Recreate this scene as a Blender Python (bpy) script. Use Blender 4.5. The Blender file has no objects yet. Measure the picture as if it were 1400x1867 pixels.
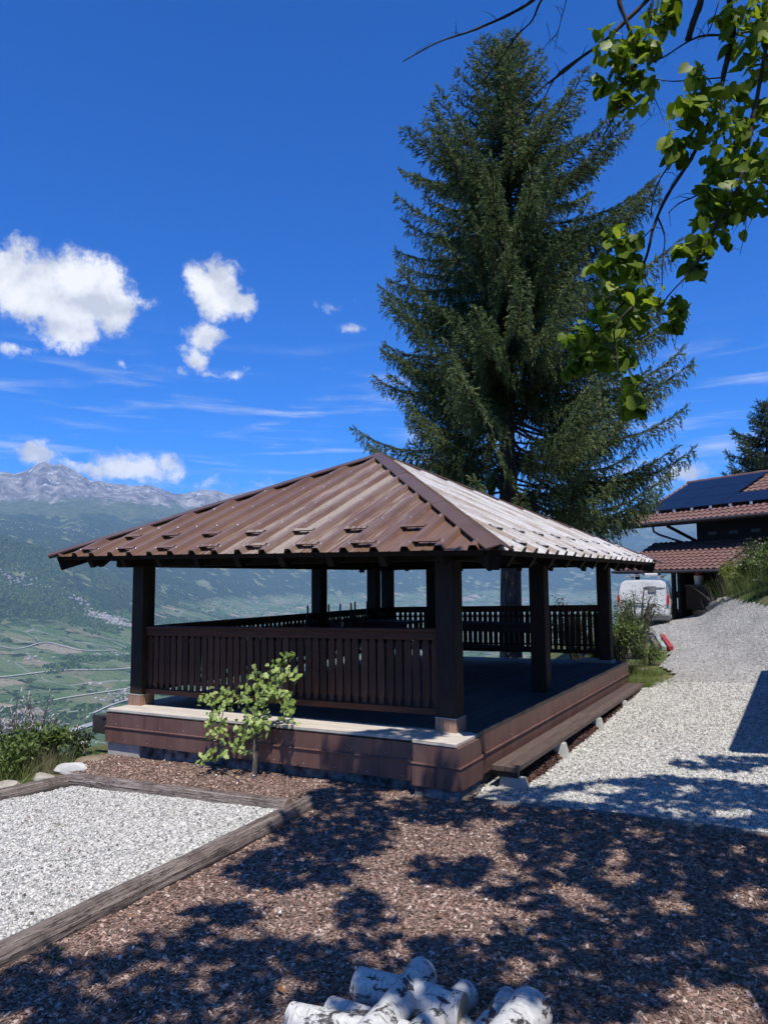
import bpy, bmesh, math, random
import numpy as np
from mathutils import Vector, Matrix
R = math.radians
random.seed(7); RNG = np.random.default_rng(7)
SC = bpy.context.scene
COL = SC.collection

# ------------------------------------------------------------------ camera
cam_d = bpy.data.cameras.new('camera'); cam = bpy.data.objects.new('camera', cam_d); COL.objects.link(cam)
cam_d.sensor_fit = 'VERTICAL'; cam_d.sensor_height = 24.0; cam_d.lens = 24.0 * 1300 / 1867
cam_d.clip_start = 0.05; cam_d.clip_end = 60000
CAM = Vector((3.244, -6.964, 1.624))
yaw, pitch, roll = -.5325, .0932, -.0078
fw = Vector((math.sin(yaw) * math.cos(pitch), math.cos(yaw) * math.cos(pitch), math.sin(pitch)))
r0 = Vector((math.cos(yaw), -math.sin(yaw), 0)); u0 = r0.cross(fw)
rr = r0 * math.cos(roll) + u0 * math.sin(roll); uu = -r0 * math.sin(roll) + u0 * math.cos(roll)
cam.matrix_world = Matrix(((rr.x, uu.x, -fw.x, CAM.x), (rr.y, uu.y, -fw.y, CAM.y), (rr.z, uu.z, -fw.z, CAM.z), (0, 0, 0, 1)))
SC.camera = cam

# ------------------------------------------------------------------ node helpers
class NT:
    def __init__(s, tree): s.t = tree; s.n = tree.nodes; s.l = tree.links
    def new(s, typ, **kw):
        nd = s.n.new(typ)
        for k, v in kw.items(): setattr(nd, k, v)
        return nd
    def set(s, sock, v):
        if hasattr(v, 'is_output'): s.l.new(v, sock)
        elif isinstance(v, (tuple, list)) and len(v) == 3 and sock.type == 'RGBA': sock.default_value = (*v, 1)
        else: sock.default_value = v
    def math(s, op, a, b=None, c=None, clamp=False):
        nd = s.new('ShaderNodeMath', operation=op); nd.use_clamp = clamp
        s.set(nd.inputs[0], a)
        if b is not None: s.set(nd.inputs[1], b)
        if c is not None: s.set(nd.inputs[2], c)
        return nd.outputs[0]
    def vmath(s, op, a, b=None):
        nd = s.new('ShaderNodeVectorMath', operation=op); s.set(nd.inputs[0], a)
        if b is not None: s.set(nd.inputs[1], b)
        return nd.outputs['Value'] if op in ('LENGTH', 'DOT_PRODUCT') else nd.outputs[0]
    def mix(s, f, a, b, blend='MIX'):
        nd = s.new('ShaderNodeMix', data_type='RGBA', blend_type=blend)
        s.set(nd.inputs[0], f); s.set(nd.inputs[6], a); s.set(nd.inputs[7], b)
        return nd.outputs[2]
    def noise(s, vec, scale=5, detail=5, rough=.55, dist=0., out='Fac'):
        nd = s.new('ShaderNodeTexNoise'); s.set(nd.inputs['Scale'], scale); nd.inputs['Detail'].default_value = detail
        nd.inputs['Roughness'].default_value = rough; nd.inputs['Distortion'].default_value = dist
        if vec is not None: s.l.new(vec, nd.inputs['Vector'])
        return nd.outputs[out]
    def voro(s, vec, scale=5, feature='F1', out='Distance'):
        nd = s.new('ShaderNodeTexVoronoi', feature=feature); nd.inputs['Scale'].default_value = scale
        if vec is not None: s.l.new(vec, nd.inputs['Vector'])
        return nd.outputs[out]
    def ramp(s, f, stops, interp='LINEAR'):
        nd = s.new('ShaderNodeValToRGB'); nd.color_ramp.interpolation = interp
        el = nd.color_ramp.elements
        while len(el) < len(stops): el.new(.5)
        for e, (p, c) in zip(el, stops):
            e.position = p; e.color = (*c, 1) if isinstance(c, (tuple, list)) else (c, c, c, 1)
        s.l.new(f, nd.inputs[0]); return nd.outputs[0]
    def step(s, f, lo, hi):
        nd = s.new('ShaderNodeMapRange', interpolation_type='SMOOTHSTEP'); s.l.new(f, nd.inputs[0])
        nd.inputs[1].default_value = lo; nd.inputs[2].default_value = hi
        return nd.outputs[0]
    def mapping(s, vec, scale=(1, 1, 1), rot=(0, 0, 0), loc=(0, 0, 0)):
        nd = s.new('ShaderNodeMapping'); s.l.new(vec, nd.inputs[0])
        nd.inputs['Scale'].default_value = scale; nd.inputs['Rotation'].default_value = rot; nd.inputs['Location'].default_value = loc
        return nd.outputs[0]

CLOUDS=[[-1.0018, 0.3617, 0.065, 0.0518], [-0.9429, 0.3639, 0.0718, 0.0567], [-1.0305, 0.3727, 0.0482, 0.0408], [-0.9048, 0.3454, 0.0437, 0.0345], [-0.958, 0.3187, 0.0515, 0.0338], [-0.8724, 0.3626, 0.022, 0.0116], [-1.0176, 0.2843, 0.0219, 0.0096], [-1.0286, 0.4012, 0.0181, 0.015], [-0.7682, 0.3859, 0.0452, 0.0389], [-0.7933, 0.4043, 0.0231, 0.0164], [-0.734, 0.378, 0.0251, 0.0211], [-0.7845, 0.3276, 0.0318, 0.0254], [-0.8002, 0.2995, 0.0244, 0.0208], [-0.8144, 0.2736, 0.0142, 0.0096], [-0.7689, 0.28, 0.0131, 0.0075], [-0.7389, 0.2815, 0.0192, 0.0083], [-0.6015, 0.3762, 0.0214, 0.0092], [-0.5779, 0.3515, 0.013, 0.0077], [-0.8873, 0.2875, 0.0061, 0.0051], [-0.9804, 0.1579, 0.0351, 0.0208], [-0.872, 0.1511, 0.0651, 0.0247], [-0.9127, 0.142, 0.0412, 0.0172], [-0.8336, 0.1541, 0.0281, 0.0176], [-0.9492, 0.1472, 0.0258, 0.0127], [-0.7755, 0.1323, 0.0145, 0.0075], [-0.7125, 0.1305, 0.0283, 0.0083], [-0.1286, 0.1333, 0.0391, 0.0184], [-0.1525, 0.1184, 0.0226, 0.0114], [-0.6403, 0.1153, 0.0456, 0.0122], [-1.107, 0.2964, 0.066, 0.039], [-1.1781, 0.2229, 0.0448, 0.0278], [0.0996, 0.3015, 0.0564, 0.0377], [0.0239, 0.1298, 0.0502, 0.0197]]
LIME_BRANCHES=[[[[2.34, -3.74, 4.61], [2.25, -3.78, 4.45], [2.14, -3.83, 4.38], [2.02, -3.9, 4.32], [1.95, -3.94, 4.28], [1.83, -4.0, 4.24], [1.67, -4.08, 4.15]], 0.01, 0.003], [[[2.38, -3.71, 4.55], [2.28, -3.76, 4.45], [2.23, -3.78, 4.34], [2.16, -3.81, 4.27], [2.09, -3.84, 4.15], [2.01, -3.88, 4.05], [1.93, -3.9, 3.87]], 0.006, 0.0015], [[[2.4, -3.69, 4.5], [2.37, -3.7, 4.42], [2.33, -3.71, 4.28], [2.32, -3.71, 4.2]], 0.003, 0.001], [[[2.33, -3.71, 4.28], [2.28, -3.73, 4.22], [2.26, -3.74, 4.15]], 0.002, 0.001], [[[2.86, -3.54, 4.52], [2.73, -3.6, 4.36], [2.62, -3.65, 4.25], [2.55, -3.69, 4.17], [2.45, -3.73, 4.1], [2.38, -3.77, 4.03], [2.28, -3.82, 3.94], [2.21, -3.86, 3.88], [2.08, -3.92, 3.78]], 0.012, 0.002], [[[2.45, -3.73, 4.1], [2.36, -3.78, 4.03], [2.31, -3.8, 3.92], [2.27, -3.81, 3.81], [2.23, -3.82, 3.71]], 0.005, 0.0015], [[[2.64, -3.78, 4.43], [2.64, -3.76, 4.28], [2.66, -3.74, 4.18], [2.69, -3.71, 4.05], [2.67, -3.7, 3.9], [2.59, -3.73, 3.75], [2.51, -3.76, 3.6], [2.45, -3.79, 3.5]], 0.01, 0.002], [[[2.78, -3.69, 4.38], [2.76, -3.68, 4.18], [2.71, -3.7, 4.05], [2.68, -3.7, 3.95]], 0.006, 0.003], [[[3.01, -3.78, 4.26], [2.98, -3.78, 4.12], [2.95, -3.78, 4.02], [2.92, -3.79, 3.94]], 0.016, 0.013], [[[3.09, -3.83, 4.17], [3.1, -3.82, 4.04], [3.1, -3.8, 3.9], [3.06, -3.8, 3.74], [3.04, -3.8, 3.58], [3.04, -3.79, 3.44]], 0.012, 0.004], [[[3.27, -3.59, 4.02], [3.1, -3.69, 3.97], [2.96, -3.77, 3.96], [2.83, -3.84, 3.87], [2.76, -3.87, 3.85]], 0.007, 0.002], [[[3.1, -3.8, 3.9], [3.03, -3.81, 3.6], [2.93, -3.85, 3.38], [2.9, -3.86, 3.35], [2.82, -3.89, 3.21], [2.77, -3.91, 3.09], [2.74, -3.91, 2.96], [2.67, -3.93, 2.84], [2.65, -3.94, 2.79]], 0.011, 0.004], [[[2.79, -3.9, 3.13], [2.81, -3.88, 3.05], [2.79, -3.88, 2.96], [2.78, -3.87, 2.84]], 0.004, 0.002], [[[3.04, -3.7, 3.79], [2.93, -3.77, 3.77], [2.85, -3.82, 3.76], [2.78, -3.85, 3.78]], 0.004, 0.0015], [[[2.77, -3.91, 3.09], [2.72, -3.93, 3.03], [2.68, -3.94, 2.94]], 0.003, 0.001], [[[2.9, -3.86, 3.35], [2.85, -3.89, 3.35], [2.78, -3.91, 3.24], [2.76, -3.92, 3.12]], 0.004, 0.002], [[[3.04, -3.8, 3.58], [2.98, -3.8, 3.28], [2.87, -3.86, 3.19], [2.82, -3.88, 3.15]], 0.004, 0.002], [[[2.66, -3.94, 2.79], [2.59, -3.97, 2.71], [2.5, -4.01, 2.64], [2.42, -4.05, 2.51]], 0.005, 0.002], [[[2.57, -3.74, 3.75], [2.57, -3.73, 3.65], [2.55, -3.73, 3.52]], 0.002, 0.001], [[[2.57, -3.74, 3.68], [2.62, -3.7, 3.6]], 0.0015, 0.0008], [[[3.3, -3.81, 4.0], [3.23, -3.83, 3.82], [3.16, -3.84, 3.51], [3.09, -3.85, 3.22], [2.99, -3.88, 3.02], [2.92, -3.91, 2.89], [2.81, -3.96, 2.76], [2.77, -3.98, 2.68]], 0.01, 0.002], [[[2.69, -4.03, 2.72], [2.62, -4.06, 2.63], [2.62, -4.05, 2.52], [2.62, -4.04, 2.41], [2.62, -4.02, 2.27]], 0.004, 0.0015], [[[3.09, -3.85, 3.22], [3.11, -3.82, 3.07], [3.08, -3.82, 2.93]], 0.002, 0.001], [[[2.71, -3.67, 3.85], [2.74, -3.65, 3.75], [2.76, -3.64, 3.8]], 0.002, 0.001], [[[2.75, -3.65, 3.85], [2.77, -3.63, 3.8], [2.78, -3.62, 3.73]], 0.002, 0.001], [[[3.06, -3.84, 4.04], [3.01, -3.85, 3.9], [2.97, -3.87, 3.88]], 0.003, 0.001]]
LIME_CLUSTERS=[[2.8, -3.66, 4.23, 0.056], [2.58, -3.77, 4.09, 0.063], [2.6, -3.75, 4.01, 0.076], [2.67, -3.71, 3.96, 0.076], [2.7, -3.68, 3.88, 0.086], [2.62, -3.72, 3.8, 0.061], [2.76, -3.67, 4.06, 0.036], [2.55, -3.77, 3.9, 0.036], [2.71, -3.7, 4.1, 0.046], [2.82, -3.64, 4.18, 0.03], [2.85, -3.64, 4.27, 0.038], [3.2, -3.8, 3.95, 0.068], [3.15, -3.82, 3.87, 0.073], [3.21, -3.78, 3.79, 0.073], [2.95, -3.92, 3.68, 0.041], [2.96, -3.91, 3.6, 0.059], [2.92, -3.92, 3.52, 0.068], [2.89, -3.93, 3.41, 0.068], [2.99, -3.88, 3.48, 0.068], [3.08, -3.84, 3.58, 0.068], [3.18, -3.79, 3.71, 0.059], [3.02, -3.84, 3.34, 0.082], [3.08, -3.8, 3.25, 0.091], [3.18, -3.75, 3.34, 0.095], [3.15, -3.75, 3.21, 0.077], [3.07, -3.79, 3.13, 0.073], [2.99, -3.83, 3.05, 0.073], [2.91, -3.87, 2.96, 0.059], [2.92, -3.85, 2.89, 0.036], [2.86, -3.9, 2.96, 0.027], [2.99, -3.84, 3.15, 0.059], [2.85, -3.95, 3.38, 0.032], [3.11, -3.8, 3.43, 0.064], [3.2, -3.76, 3.53, 0.054], [2.98, -3.86, 3.23, 0.054], [3.1, -3.86, 3.95, 0.045], [2.63, -3.98, 3.05, 0.046], [2.68, -3.95, 3.02, 0.046], [2.56, -4.01, 2.93, 0.035], [2.61, -3.98, 2.94, 0.06], [2.69, -3.93, 2.91, 0.046], [2.59, -3.98, 2.82, 0.06], [2.67, -3.93, 2.8, 0.069], [2.75, -3.89, 2.81, 0.046], [2.82, -3.84, 2.75, 0.046], [2.82, -3.83, 2.69, 0.028], [2.53, -4.01, 2.69, 0.06], [2.58, -3.97, 2.66, 0.083], [2.66, -3.92, 2.68, 0.06], [2.46, -4.04, 2.62, 0.046], [2.54, -3.98, 2.57, 0.069], [2.48, -4.02, 2.53, 0.046], [2.43, -4.04, 2.5, 0.028], [2.62, -3.94, 2.55, 0.046], [2.65, -3.91, 2.45, 0.042], [2.63, -3.91, 2.35, 0.042], [2.68, -3.87, 2.33, 0.021]]
SHADE=[[-0.17, -4.54, -0.5, 0.26, 0.16, 0.19, -0.13], [0.09, -4.14, -0.52, 0.35, 0.22, 0.28, -0.24], [-0.08, -3.35, -0.54, 0.21, 0.13, 0.14, -0.15], [-0.22, -2.5, -0.57, 0.42, 0.26, 0.28, -0.36], [0.66, -3.85, -0.53, 0.19, 0.11, 0.19, -0.23], [-0.38, -1.44, -0.59, 0.3, 0.17, 0.44, -0.68], [0.66, -2.89, -0.56, 0.14, 0.08, 0.2, -0.31], [0.5, -3.68, -0.53, 0.44, 0.28, 0.17, -0.2], [-0.91, -0.83, -0.59, 0.34, 0.19, 0.19, -0.28], [0.96, 0.01, -0.59, 0.65, 0.36, 0.19, -0.6], [1.86, 0.7, -0.59, 1.03, 0.56, 0.14, -0.82], [2.58, 0.91, -0.59, 0.55, 0.3, 0.05, -0.75], [0.43, -0.74, -0.59, 0.48, 0.27, 0.14, -0.32], [1.47, -0.86, -0.59, 0.59, 0.33, 0.15, -0.55], [2.29, -0.66, -0.59, 0.64, 0.36, 0.1, -0.74], [1.54, -1.79, -0.59, 0.34, 0.19, 0.16, -0.5], [2.26, -1.68, -0.59, 0.64, 0.36, 0.09, -0.55], [2.7, -0.91, -0.59, 0.42, 0.24, 0.05, -0.66], [1.79, -2.58, -0.57, 0.37, 0.23, 0.12, -0.37], [2.39, -2.44, -0.57, 0.54, 0.34, 0.06, -0.37], [2.8, -2.19, -0.58, 0.33, 0.2, 0.03, -0.39], [1.6, -3.0, -0.56, 0.29, 0.18, 0.1, -0.24], [1.19, -3.14, -0.55, 0.24, 0.15, 0.11, -0.21], [2.11, -3.14, -0.55, 0.39, 0.24, 0.06, -0.21], [1.02, -3.69, -0.53, 0.27, 0.17, 0.14, -0.2], [0.8, -1.88, -0.59, 0.25, 0.14, 0.17, -0.36], [0.02, -0.71, -0.59, 0.36, 0.2, 0.17, -0.34], [-0.81, -0.13, -0.59, 0.52, 0.29, 0.15, -0.26], [1.77, 5.72, -0.43, 0.43, 0.11, 0.03, -0.24], [2.36, 2.4, -0.56, 0.61, 0.28, 0.03, -0.32], [-0.6, -1.8, -0.59, 0.25, 0.14, 0.23, -0.31], [0.21, -4.48, -0.5, 0.34, 0.21, 0.11, -0.09], [0.02, -3.83, -0.53, 0.24, 0.15, 0.16, -0.15], [1.27, -3.66, -0.53, 0.29, 0.18, 0.12, -0.2], [1.72, -3.44, -0.54, 0.28, 0.17, 0.08, -0.19], [2.62, -1.9, -0.59, 0.3, 0.17, 0.03, -0.3], [2.11, -1.25, -0.59, 0.32, 0.18, 0.07, -0.38], [1.98, -2.29, -0.58, 0.23, 0.15, 0.07, -0.28], [-1.22, -0.19, -0.59, 0.09, 0, 0, 0.07], [-0.88, -0.19, -0.59, 0.08, 0, 0, 0.08], [-1.46, -0.25, -0.6, 0.07, 0, 0, 0.06], [-0.56, -0.21, -0.59, 0.08, 0, 0, 0.08], [-1.8, -0.2, -0.62, 0.13, 0, 0, 0.02], [-0.09, -0.32, -0.59, 0.09, 0, 0, 0.06]]
SUNNY=[[0.66, -1.38, -0.59, 0.35, 0.2, 0.14, -0.31], [1.54, -1.24, -0.59, 0.07, 0.04, 0.03, -0.1], [1.85, -1.1, -0.59, 0.09, 0.05, 0.04, -0.19], [1.63, -1.84, -0.59, 0.11, 0.06, 0.04, -0.12], [1.81, -1.93, -0.59, 0.13, 0.07, 0.05, -0.18], [2.33, -1.68, -0.59, 0.14, 0.08, 0.03, -0.16], [2.77, -1.29, -0.59, 0.13, 0.07, 0.01, -0.22], [1.09, -2.53, -0.57, 0.32, 0.2, 0.2, -0.42], [1.78, -3.03, -0.55, 0.07, 0.04, 0.04, -0.11], [1.94, -2.82, -0.56, 0.05, 0.03, 0.02, -0.07], [2.55, -2.19, -0.58, 0.05, 0.03, 0.01, -0.09], [2.77, -2.82, -0.56, 0.24, 0.15, 0.01, -0.14], [2.04, -2.07, -0.59, 0.06, 0.04, 0.02, -0.08], [0.65, -0.87, -0.59, 0.17, 0.09, 0.06, -0.15], [1.3, 0.81, -0.59, 0.22, 0.12, 0.05, -0.19], [1.08, 0.37, -0.59, 0.22, 0.12, 0.05, -0.17], [2.04, 1.22, -0.59, 0.1, 0.05, 0.02, -0.16], [2.51, 0.59, -0.59, 0.22, 0.12, 0.01, -0.17], [1.14, -3.43, -0.54, 0.05, 0.03, 0.04, -0.07], [0.28, -2.98, -0.56, 0.18, 0.11, 0.19, -0.25], [0.38, -4.03, -0.52, 0.06, 0.04, 0.08, -0.08], [0.56, -3.18, -0.55, 0.09, 0.05, 0.08, -0.12]]
BIRCH=[[[1.172, -3.748, -0.437], [1.606, -3.699, -0.439], 0.092], [[1.426, -3.514, -0.457], [1.447, -4.085, -0.437], 0.08], [[1.65, -3.465, -0.473], [1.582, -3.997, -0.454], 0.066], [[2.0, -3.507, -0.432], [1.97, -4.073, -0.412], 0.105], [[1.837, -3.373, -0.487], [1.825, -3.872, -0.469], 0.055], [[1.147, -3.963, -0.455], [1.462, -3.951, -0.456], 0.066], [[1.028, -4.118, -0.444], [1.367, -4.061, -0.446], 0.072], [[1.656, -3.653, -0.477], [1.843, -3.791, -0.472], 0.055]]

# ------------------------------------------------------------------ sun, sky, exposure
SUN = Vector((.30, -.36, 1.0)).normalized()
sun_el = math.asin(SUN.z); sun_az = math.atan2(SUN.x, SUN.y)
sl = bpy.data.lights.new('sun', 'SUN'); sl.energy = 5.0; sl.angle = R(.53); sl.color = (1.0, .955, .88)
so = bpy.data.objects.new('sun', sl); COL.objects.link(so); so.rotation_euler = SUN.to_track_quat('Z', 'Y').to_euler()
so.location = (6, -8, 30)
world = bpy.data.worlds.new('World'); SC.world = world; world.use_nodes = True
w = NT(world.node_tree); w.n.clear()
sky = w.new('ShaderNodeTexSky', sky_type='NISHITA'); sky.sun_disc = False
sky.sun_elevation = sun_el; sky.sun_rotation = sun_az; sky.altitude = 900; sky.air_density = 1.0; sky.dust_density = .25; sky.ozone_density = 3.0
hs = w.new('ShaderNodeHueSaturation'); hs.inputs['Saturation'].default_value = 1.12; hs.inputs['Value'].default_value = 1.0; w.l.new(w.mix(1.0, sky.outputs[0], (.40, .98, 1.62), 'MULTIPLY'), hs.inputs['Color'])
gm = w.new('ShaderNodeGamma'); gm.inputs[1].default_value = 1.08; w.l.new(w.mix(1.0, hs.outputs[0], (.13, .13, .13), 'MULTIPLY'), gm.inputs[0])
deep = w.mix(1.0, gm.outputs[0], (.95 / .13, .655 / .13, .735 / .13), 'MULTIPLY')
bg = w.new('ShaderNodeBackground'); bg.inputs[1].default_value = .13; w.l.new(deep, bg.inputs[0])
tc = w.new('ShaderNodeTexCoord'); dirv = tc.outputs['Generated']
sp = w.new('ShaderNodeSeparateXYZ'); w.l.new(dirv, sp.inputs[0])
az = w.math('ARCTAN2', sp.outputs[0], sp.outputs[1]); el = w.math('ARCSINE', sp.outputs[2])
cb = w.new('ShaderNodeCombineXYZ'); w.l.new(az, cb.inputs[0]); w.l.new(el, cb.inputs[1]); ae = cb.outputs[0]
wn = w.noise(ae, 14, 7, .65, out='Color')
warp = w.vmath('ADD', ae, w.vmath('MULTIPLY', w.vmath('SUBTRACT', wn, (.5, .5, .5)), (.060, .045, 0)))
val = None; low = None
for (a0, e0, ra, re) in CLOUDS:
    dv = w.vmath('MULTIPLY', w.vmath('SUBTRACT', warp, (a0, e0, 0)), (1 / ra, 1 / re, 0))
    v = w.math('MULTIPLY', w.math('SUBTRACT', 1.0, w.vmath('LENGTH', dv)), min(re * 1.35, .05) / .026)
    val = v if val is None else w.math('MAXIMUM', val, v)
fine = w.noise(ae, 34, 10, .68); mid = w.noise(ae, 16, 4, .5)
dens = w.math('ADD', w.math('MINIMUM', w.math('MULTIPLY', val, 1.15), 1.2), w.math('MULTIPLY', w.math('SUBTRACT', fine, .5), 2.6))
alpha = w.step(dens, -.05, .95)
thick = w.step(dens, .25, .95)
# cumulus: bright lit tops, greyer thick cores and undersides
seam = w.vmath('ADD', ae, (0.0, -.018, 0))
up = w.math('SUBTRACT', w.noise(ae, 16, 4, .5), w.noise(seam, 16, 4, .5))
shade = w.math('ADD', w.math('MULTIPLY', mid, .55), w.math('MULTIPLY', up, .9))
ccol = w.ramp(shade, [(.12, (.60, .63, .69)), (.26, (.80, .82, .85)), (.40, (.97, .97, .97))])
ccol = w.mix(w.math('MULTIPLY', thick, .0), ccol, (.7, .72, .76))
cir_v = w.mapping(ae, (3.2, 30, 1), (0, 0, R(-5)))
cir = w.noise(cir_v, 1.6, 7, .6, .4)
band = w.math('MULTIPLY', w.step(el, .02, .12), w.math('SUBTRACT', 1.0, w.step(el, .20, .36)))
cirA = w.math('MULTIPLY', w.math('MULTIPLY', w.step(cir, .48, .80), band), .55)
# scattered cumulus added only outside the view, to whiten the ambient light
inx = w.math('MULTIPLY', w.step(az, -1.32, -1.12), w.math('SUBTRACT', 1.0, w.step(az, .06, .26)))
infr = w.math('MULTIPLY', inx, w.math('SUBTRACT', 1.0, w.step(el, .74, .86)))
fld = w.math('MULTIPLY', w.step(w.noise(dirv, 4.2, 7, .60), .565, .67), w.math('SUBTRACT', 1.0, infr))
alphaT = w.math('MAXIMUM', w.math('MAXIMUM', alpha, cirA), w.math('MULTIPLY', fld, w.step(el, .02, .10)))
bg2 = w.new('ShaderNodeBackground'); bg2.inputs[1].default_value = .92; w.l.new(ccol, bg2.inputs[0])
ms = w.new('ShaderNodeMixShader'); w.l.new(alphaT, ms.inputs[0]); w.l.new(bg.outputs[0], ms.inputs[1]); w.l.new(bg2.outputs[0], ms.inputs[2])
wo = w.new('ShaderNodeOutputWorld'); w.l.new(ms.outputs[0], wo.inputs[0])
vs = SC.view_settings; vs.view_transform = 'Standard'; vs.look = 'None'; vs.exposure = 0.26; vs.gamma = 1.0; vs.use_curve_mapping = False
world.cycles.sampling_method = 'MANUAL'; world.cycles.sample_map_resolution = 256
SC.cycles.use_denoising = True; SC.cycles.use_adaptive_sampling = True; SC.cycles.adaptive_threshold = .02
SC.cycles.max_bounces = 6; SC.cycles.diffuse_bounces = 3; SC.cycles.glossy_bounces = 3; SC.cycles.transmission_bounces = 4
SC.cycles.transparent_max_bounces = 8; SC.cycles.volume_bounces = 1; SC.cycles.caustics_reflective = False; SC.cycles.caustics_refractive = False

# ------------------------------------------------------------------ object helpers
def tag(o, label=None, cat=None, group=None, kind=None):
    if label: o['label'] = label
    if cat: o['category'] = cat
    if group: o['group'] = group
    if kind: o['kind'] = kind
    return o
def link(name, me, m=None, parent=None, loc=(0, 0, 0), rot=None):
    o = bpy.data.objects.new(name, me); COL.objects.link(o)
    if m is not None and me is not None and not me.materials: me.materials.append(m)
    o.location = loc
    if rot is not None: o.rotation_euler = rot
    if parent is not None: o.parent = parent
    return o
def empty(name, loc=(0, 0, 0), rz=0):
    o = bpy.data.objects.new(name, None); COL.objects.link(o); o.location = loc; o.rotation_euler = (0, 0, rz); o.empty_display_size = .1
    return o
def pymesh(name, v, f, smooth=False):
    me = bpy.data.meshes.new(name); me.from_pydata([tuple(map(float, p)) for p in v], [], f); me.update()
    if smooth: me.polygons.foreach_set('use_smooth', [True] * len(me.polygons))
    return me
def npmesh(name, V, F, rnd=None, smooth=False):
    """V (n,3), F (m,k) uniform polygons; rnd: per-vertex float attribute"""
    me = bpy.data.meshes.new(name); V = np.ascontiguousarray(V, np.float32); F = np.ascontiguousarray(F, np.int32)
    k = F.shape[1]
    me.vertices.add(len(V)); me.vertices.foreach_set('co', V.ravel())
    me.loops.add(F.size); me.loops.foreach_set('vertex_index', F.ravel())
    me.polygons.add(len(F)); me.polygons.foreach_set('loop_start', np.arange(0, F.size, k, dtype=np.int32))
    me.polygons.foreach_set('loop_total', np.full(len(F), k, np.int32))
    if smooth: me.polygons.foreach_set('use_smooth', np.ones(len(F), bool))
    me.update(calc_edges=True)
    if rnd is not None:
        at = me.attributes.new('rnd', 'FLOAT', 'POINT'); at.data.foreach_set('value', np.ascontiguousarray(rnd, np.float32))
    return me
def scatter_mesh(name, tv, tf, M, L, rnd=None):
    """copies of a template (tv, tf) with matrices M (n,3,3) and positions L (n,3), one mesh"""
    tv = np.asarray(tv, np.float32); tf = np.asarray(tf, np.int32); n = len(L)
    V = np.einsum('nij,kj->nki', M, tv) + np.asarray(L)[:, None, :]
    F = tf[None] + (np.arange(n) * len(tv))[:, None, None]
    rn = None if rnd is None else np.repeat(rnd, len(tv))
    return npmesh(name, V.reshape(-1, 3), F.reshape(-1, tf.shape[1]), rn)
def box_geo(x0, x1, y0, y1, z0, z1):
    v = [(x0, y0, z0), (x1, y0, z0), (x1, y1, z0), (x0, y1, z0), (x0, y0, z1), (x1, y0, z1), (x1, y1, z1), (x0, y1, z1)]
    return v, [(0, 3, 2, 1), (4, 5, 6, 7), (0, 1, 5, 4), (1, 2, 6, 5), (2, 3, 7, 6), (3, 0, 4, 7)]
def bm_box(x0, x1, y0, y1, z0, z1, bev=.004, warp=None, name='box', cuts=0):
    bm = bmesh.new(); v, f = box_geo(x0, x1, y0, y1, z0, z1)
    vs_ = [bm.verts.new(p) for p in v]
    for q in f: bm.faces.new([vs_[i] for i in q])
    if bev: bmesh.ops.bevel(bm, geom=list(bm.edges), offset=bev, segments=1, affect='EDGES')
    if warp:
        for q in bm.verts: q.co = warp(q.co)
    me = bpy.data.meshes.new(name); bm.to_mesh(me); bm.free(); return me
def multi_box(boxes, name='boxes', warp=None):
    V = []; F = []
    for b in boxes:
        v, f = box_geo(*b); k = len(V); V += [warp(Vector(p)) if warp else p for p in v]; F += [tuple(i + k for i in q) for q in f]
    return pymesh(name, V, F)
def tube_geo(pts, rad, sides=8, cap=True, wob=0.):
    pts = [Vector(p) for p in pts]; n = len(pts); V = []; F = []
    rad = rad if hasattr(rad, '__len__') else [rad] * n
    prev = None
    for i, p in enumerate(pts):
        t = (pts[min(i + 1, n - 1)] - pts[max(i - 1, 0)]).normalized()
        a = prev if prev is not None else (Vector((0, 0, 1)) if abs(t.z) < .9 else Vector((1, 0, 0)))
        x = (a - t * a.dot(t)).normalized(); y = t.cross(x); prev = x
        for s in range(sides):
            an = 2 * math.pi * s / sides; q = rad[i] * (1 + (random.uniform(-wob, wob) if wob else 0))
            V.append(p + x * (math.cos(an) * q) + y * (math.sin(an) * q))
    for i in range(n - 1):
        for s in range(sides):
            a = i * sides + s; b = i * sides + (s + 1) % sides
            F.append((a, b, b + sides, a + sides))
    if cap:
        F.append(tuple(range(sides - 1, -1, -1))); F.append(tuple((n - 1) * sides + s for s in range(sides)))
    return V, F
def tube(name, pts, rad, m, parent=None, sides=8, smooth=True, wob=0., sub=0):
    if sub: pts, rad = subdiv(pts, rad, sub)
    V, F = tube_geo(pts, rad, sides, True, wob)
    return link(name, pymesh(name, V, F, smooth), m, parent)
def subdiv(pts, rad, k):
    pts = [Vector(p) for p in pts]; n = len(pts); rad = list(rad) if hasattr(rad, '__len__') else [rad] * n
    P = []; Q = []
    for i in range(n - 1):
        p0, p1, p2, p3 = pts[max(i - 1, 0)], pts[i], pts[i + 1], pts[min(i + 2, n - 1)]
        for j in range(k):
            t = j / k
            P.append(.5 * ((2 * p1) + (p2 - p0) * t + (2 * p0 - 5 * p1 + 4 * p2 - p3) * t * t + (3 * p1 - p0 - 3 * p2 + p3) * t ** 3))
            Q.append(rad[i] * (1 - t) + rad[i + 1] * t)
    return P + [pts[-1]], Q + [rad[-1]]
def rand_rot(n, rng=None):
    rng = rng or RNG; q = rng.normal(size=(n, 4)); q /= np.linalg.norm(q, axis=1)[:, None]
    a, b, c, d = q.T
    return np.stack([np.stack([1 - 2 * (c * c + d * d), 2 * (b * c - a * d), 2 * (b * d + a * c)], 1),
                     np.stack([2 * (b * c + a * d), 1 - 2 * (b * b + d * d), 2 * (c * d - a * b)], 1),
                     np.stack([2 * (b * d - a * c), 2 * (c * d + a * b), 1 - 2 * (b * b + c * c)], 1)], 1)
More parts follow.
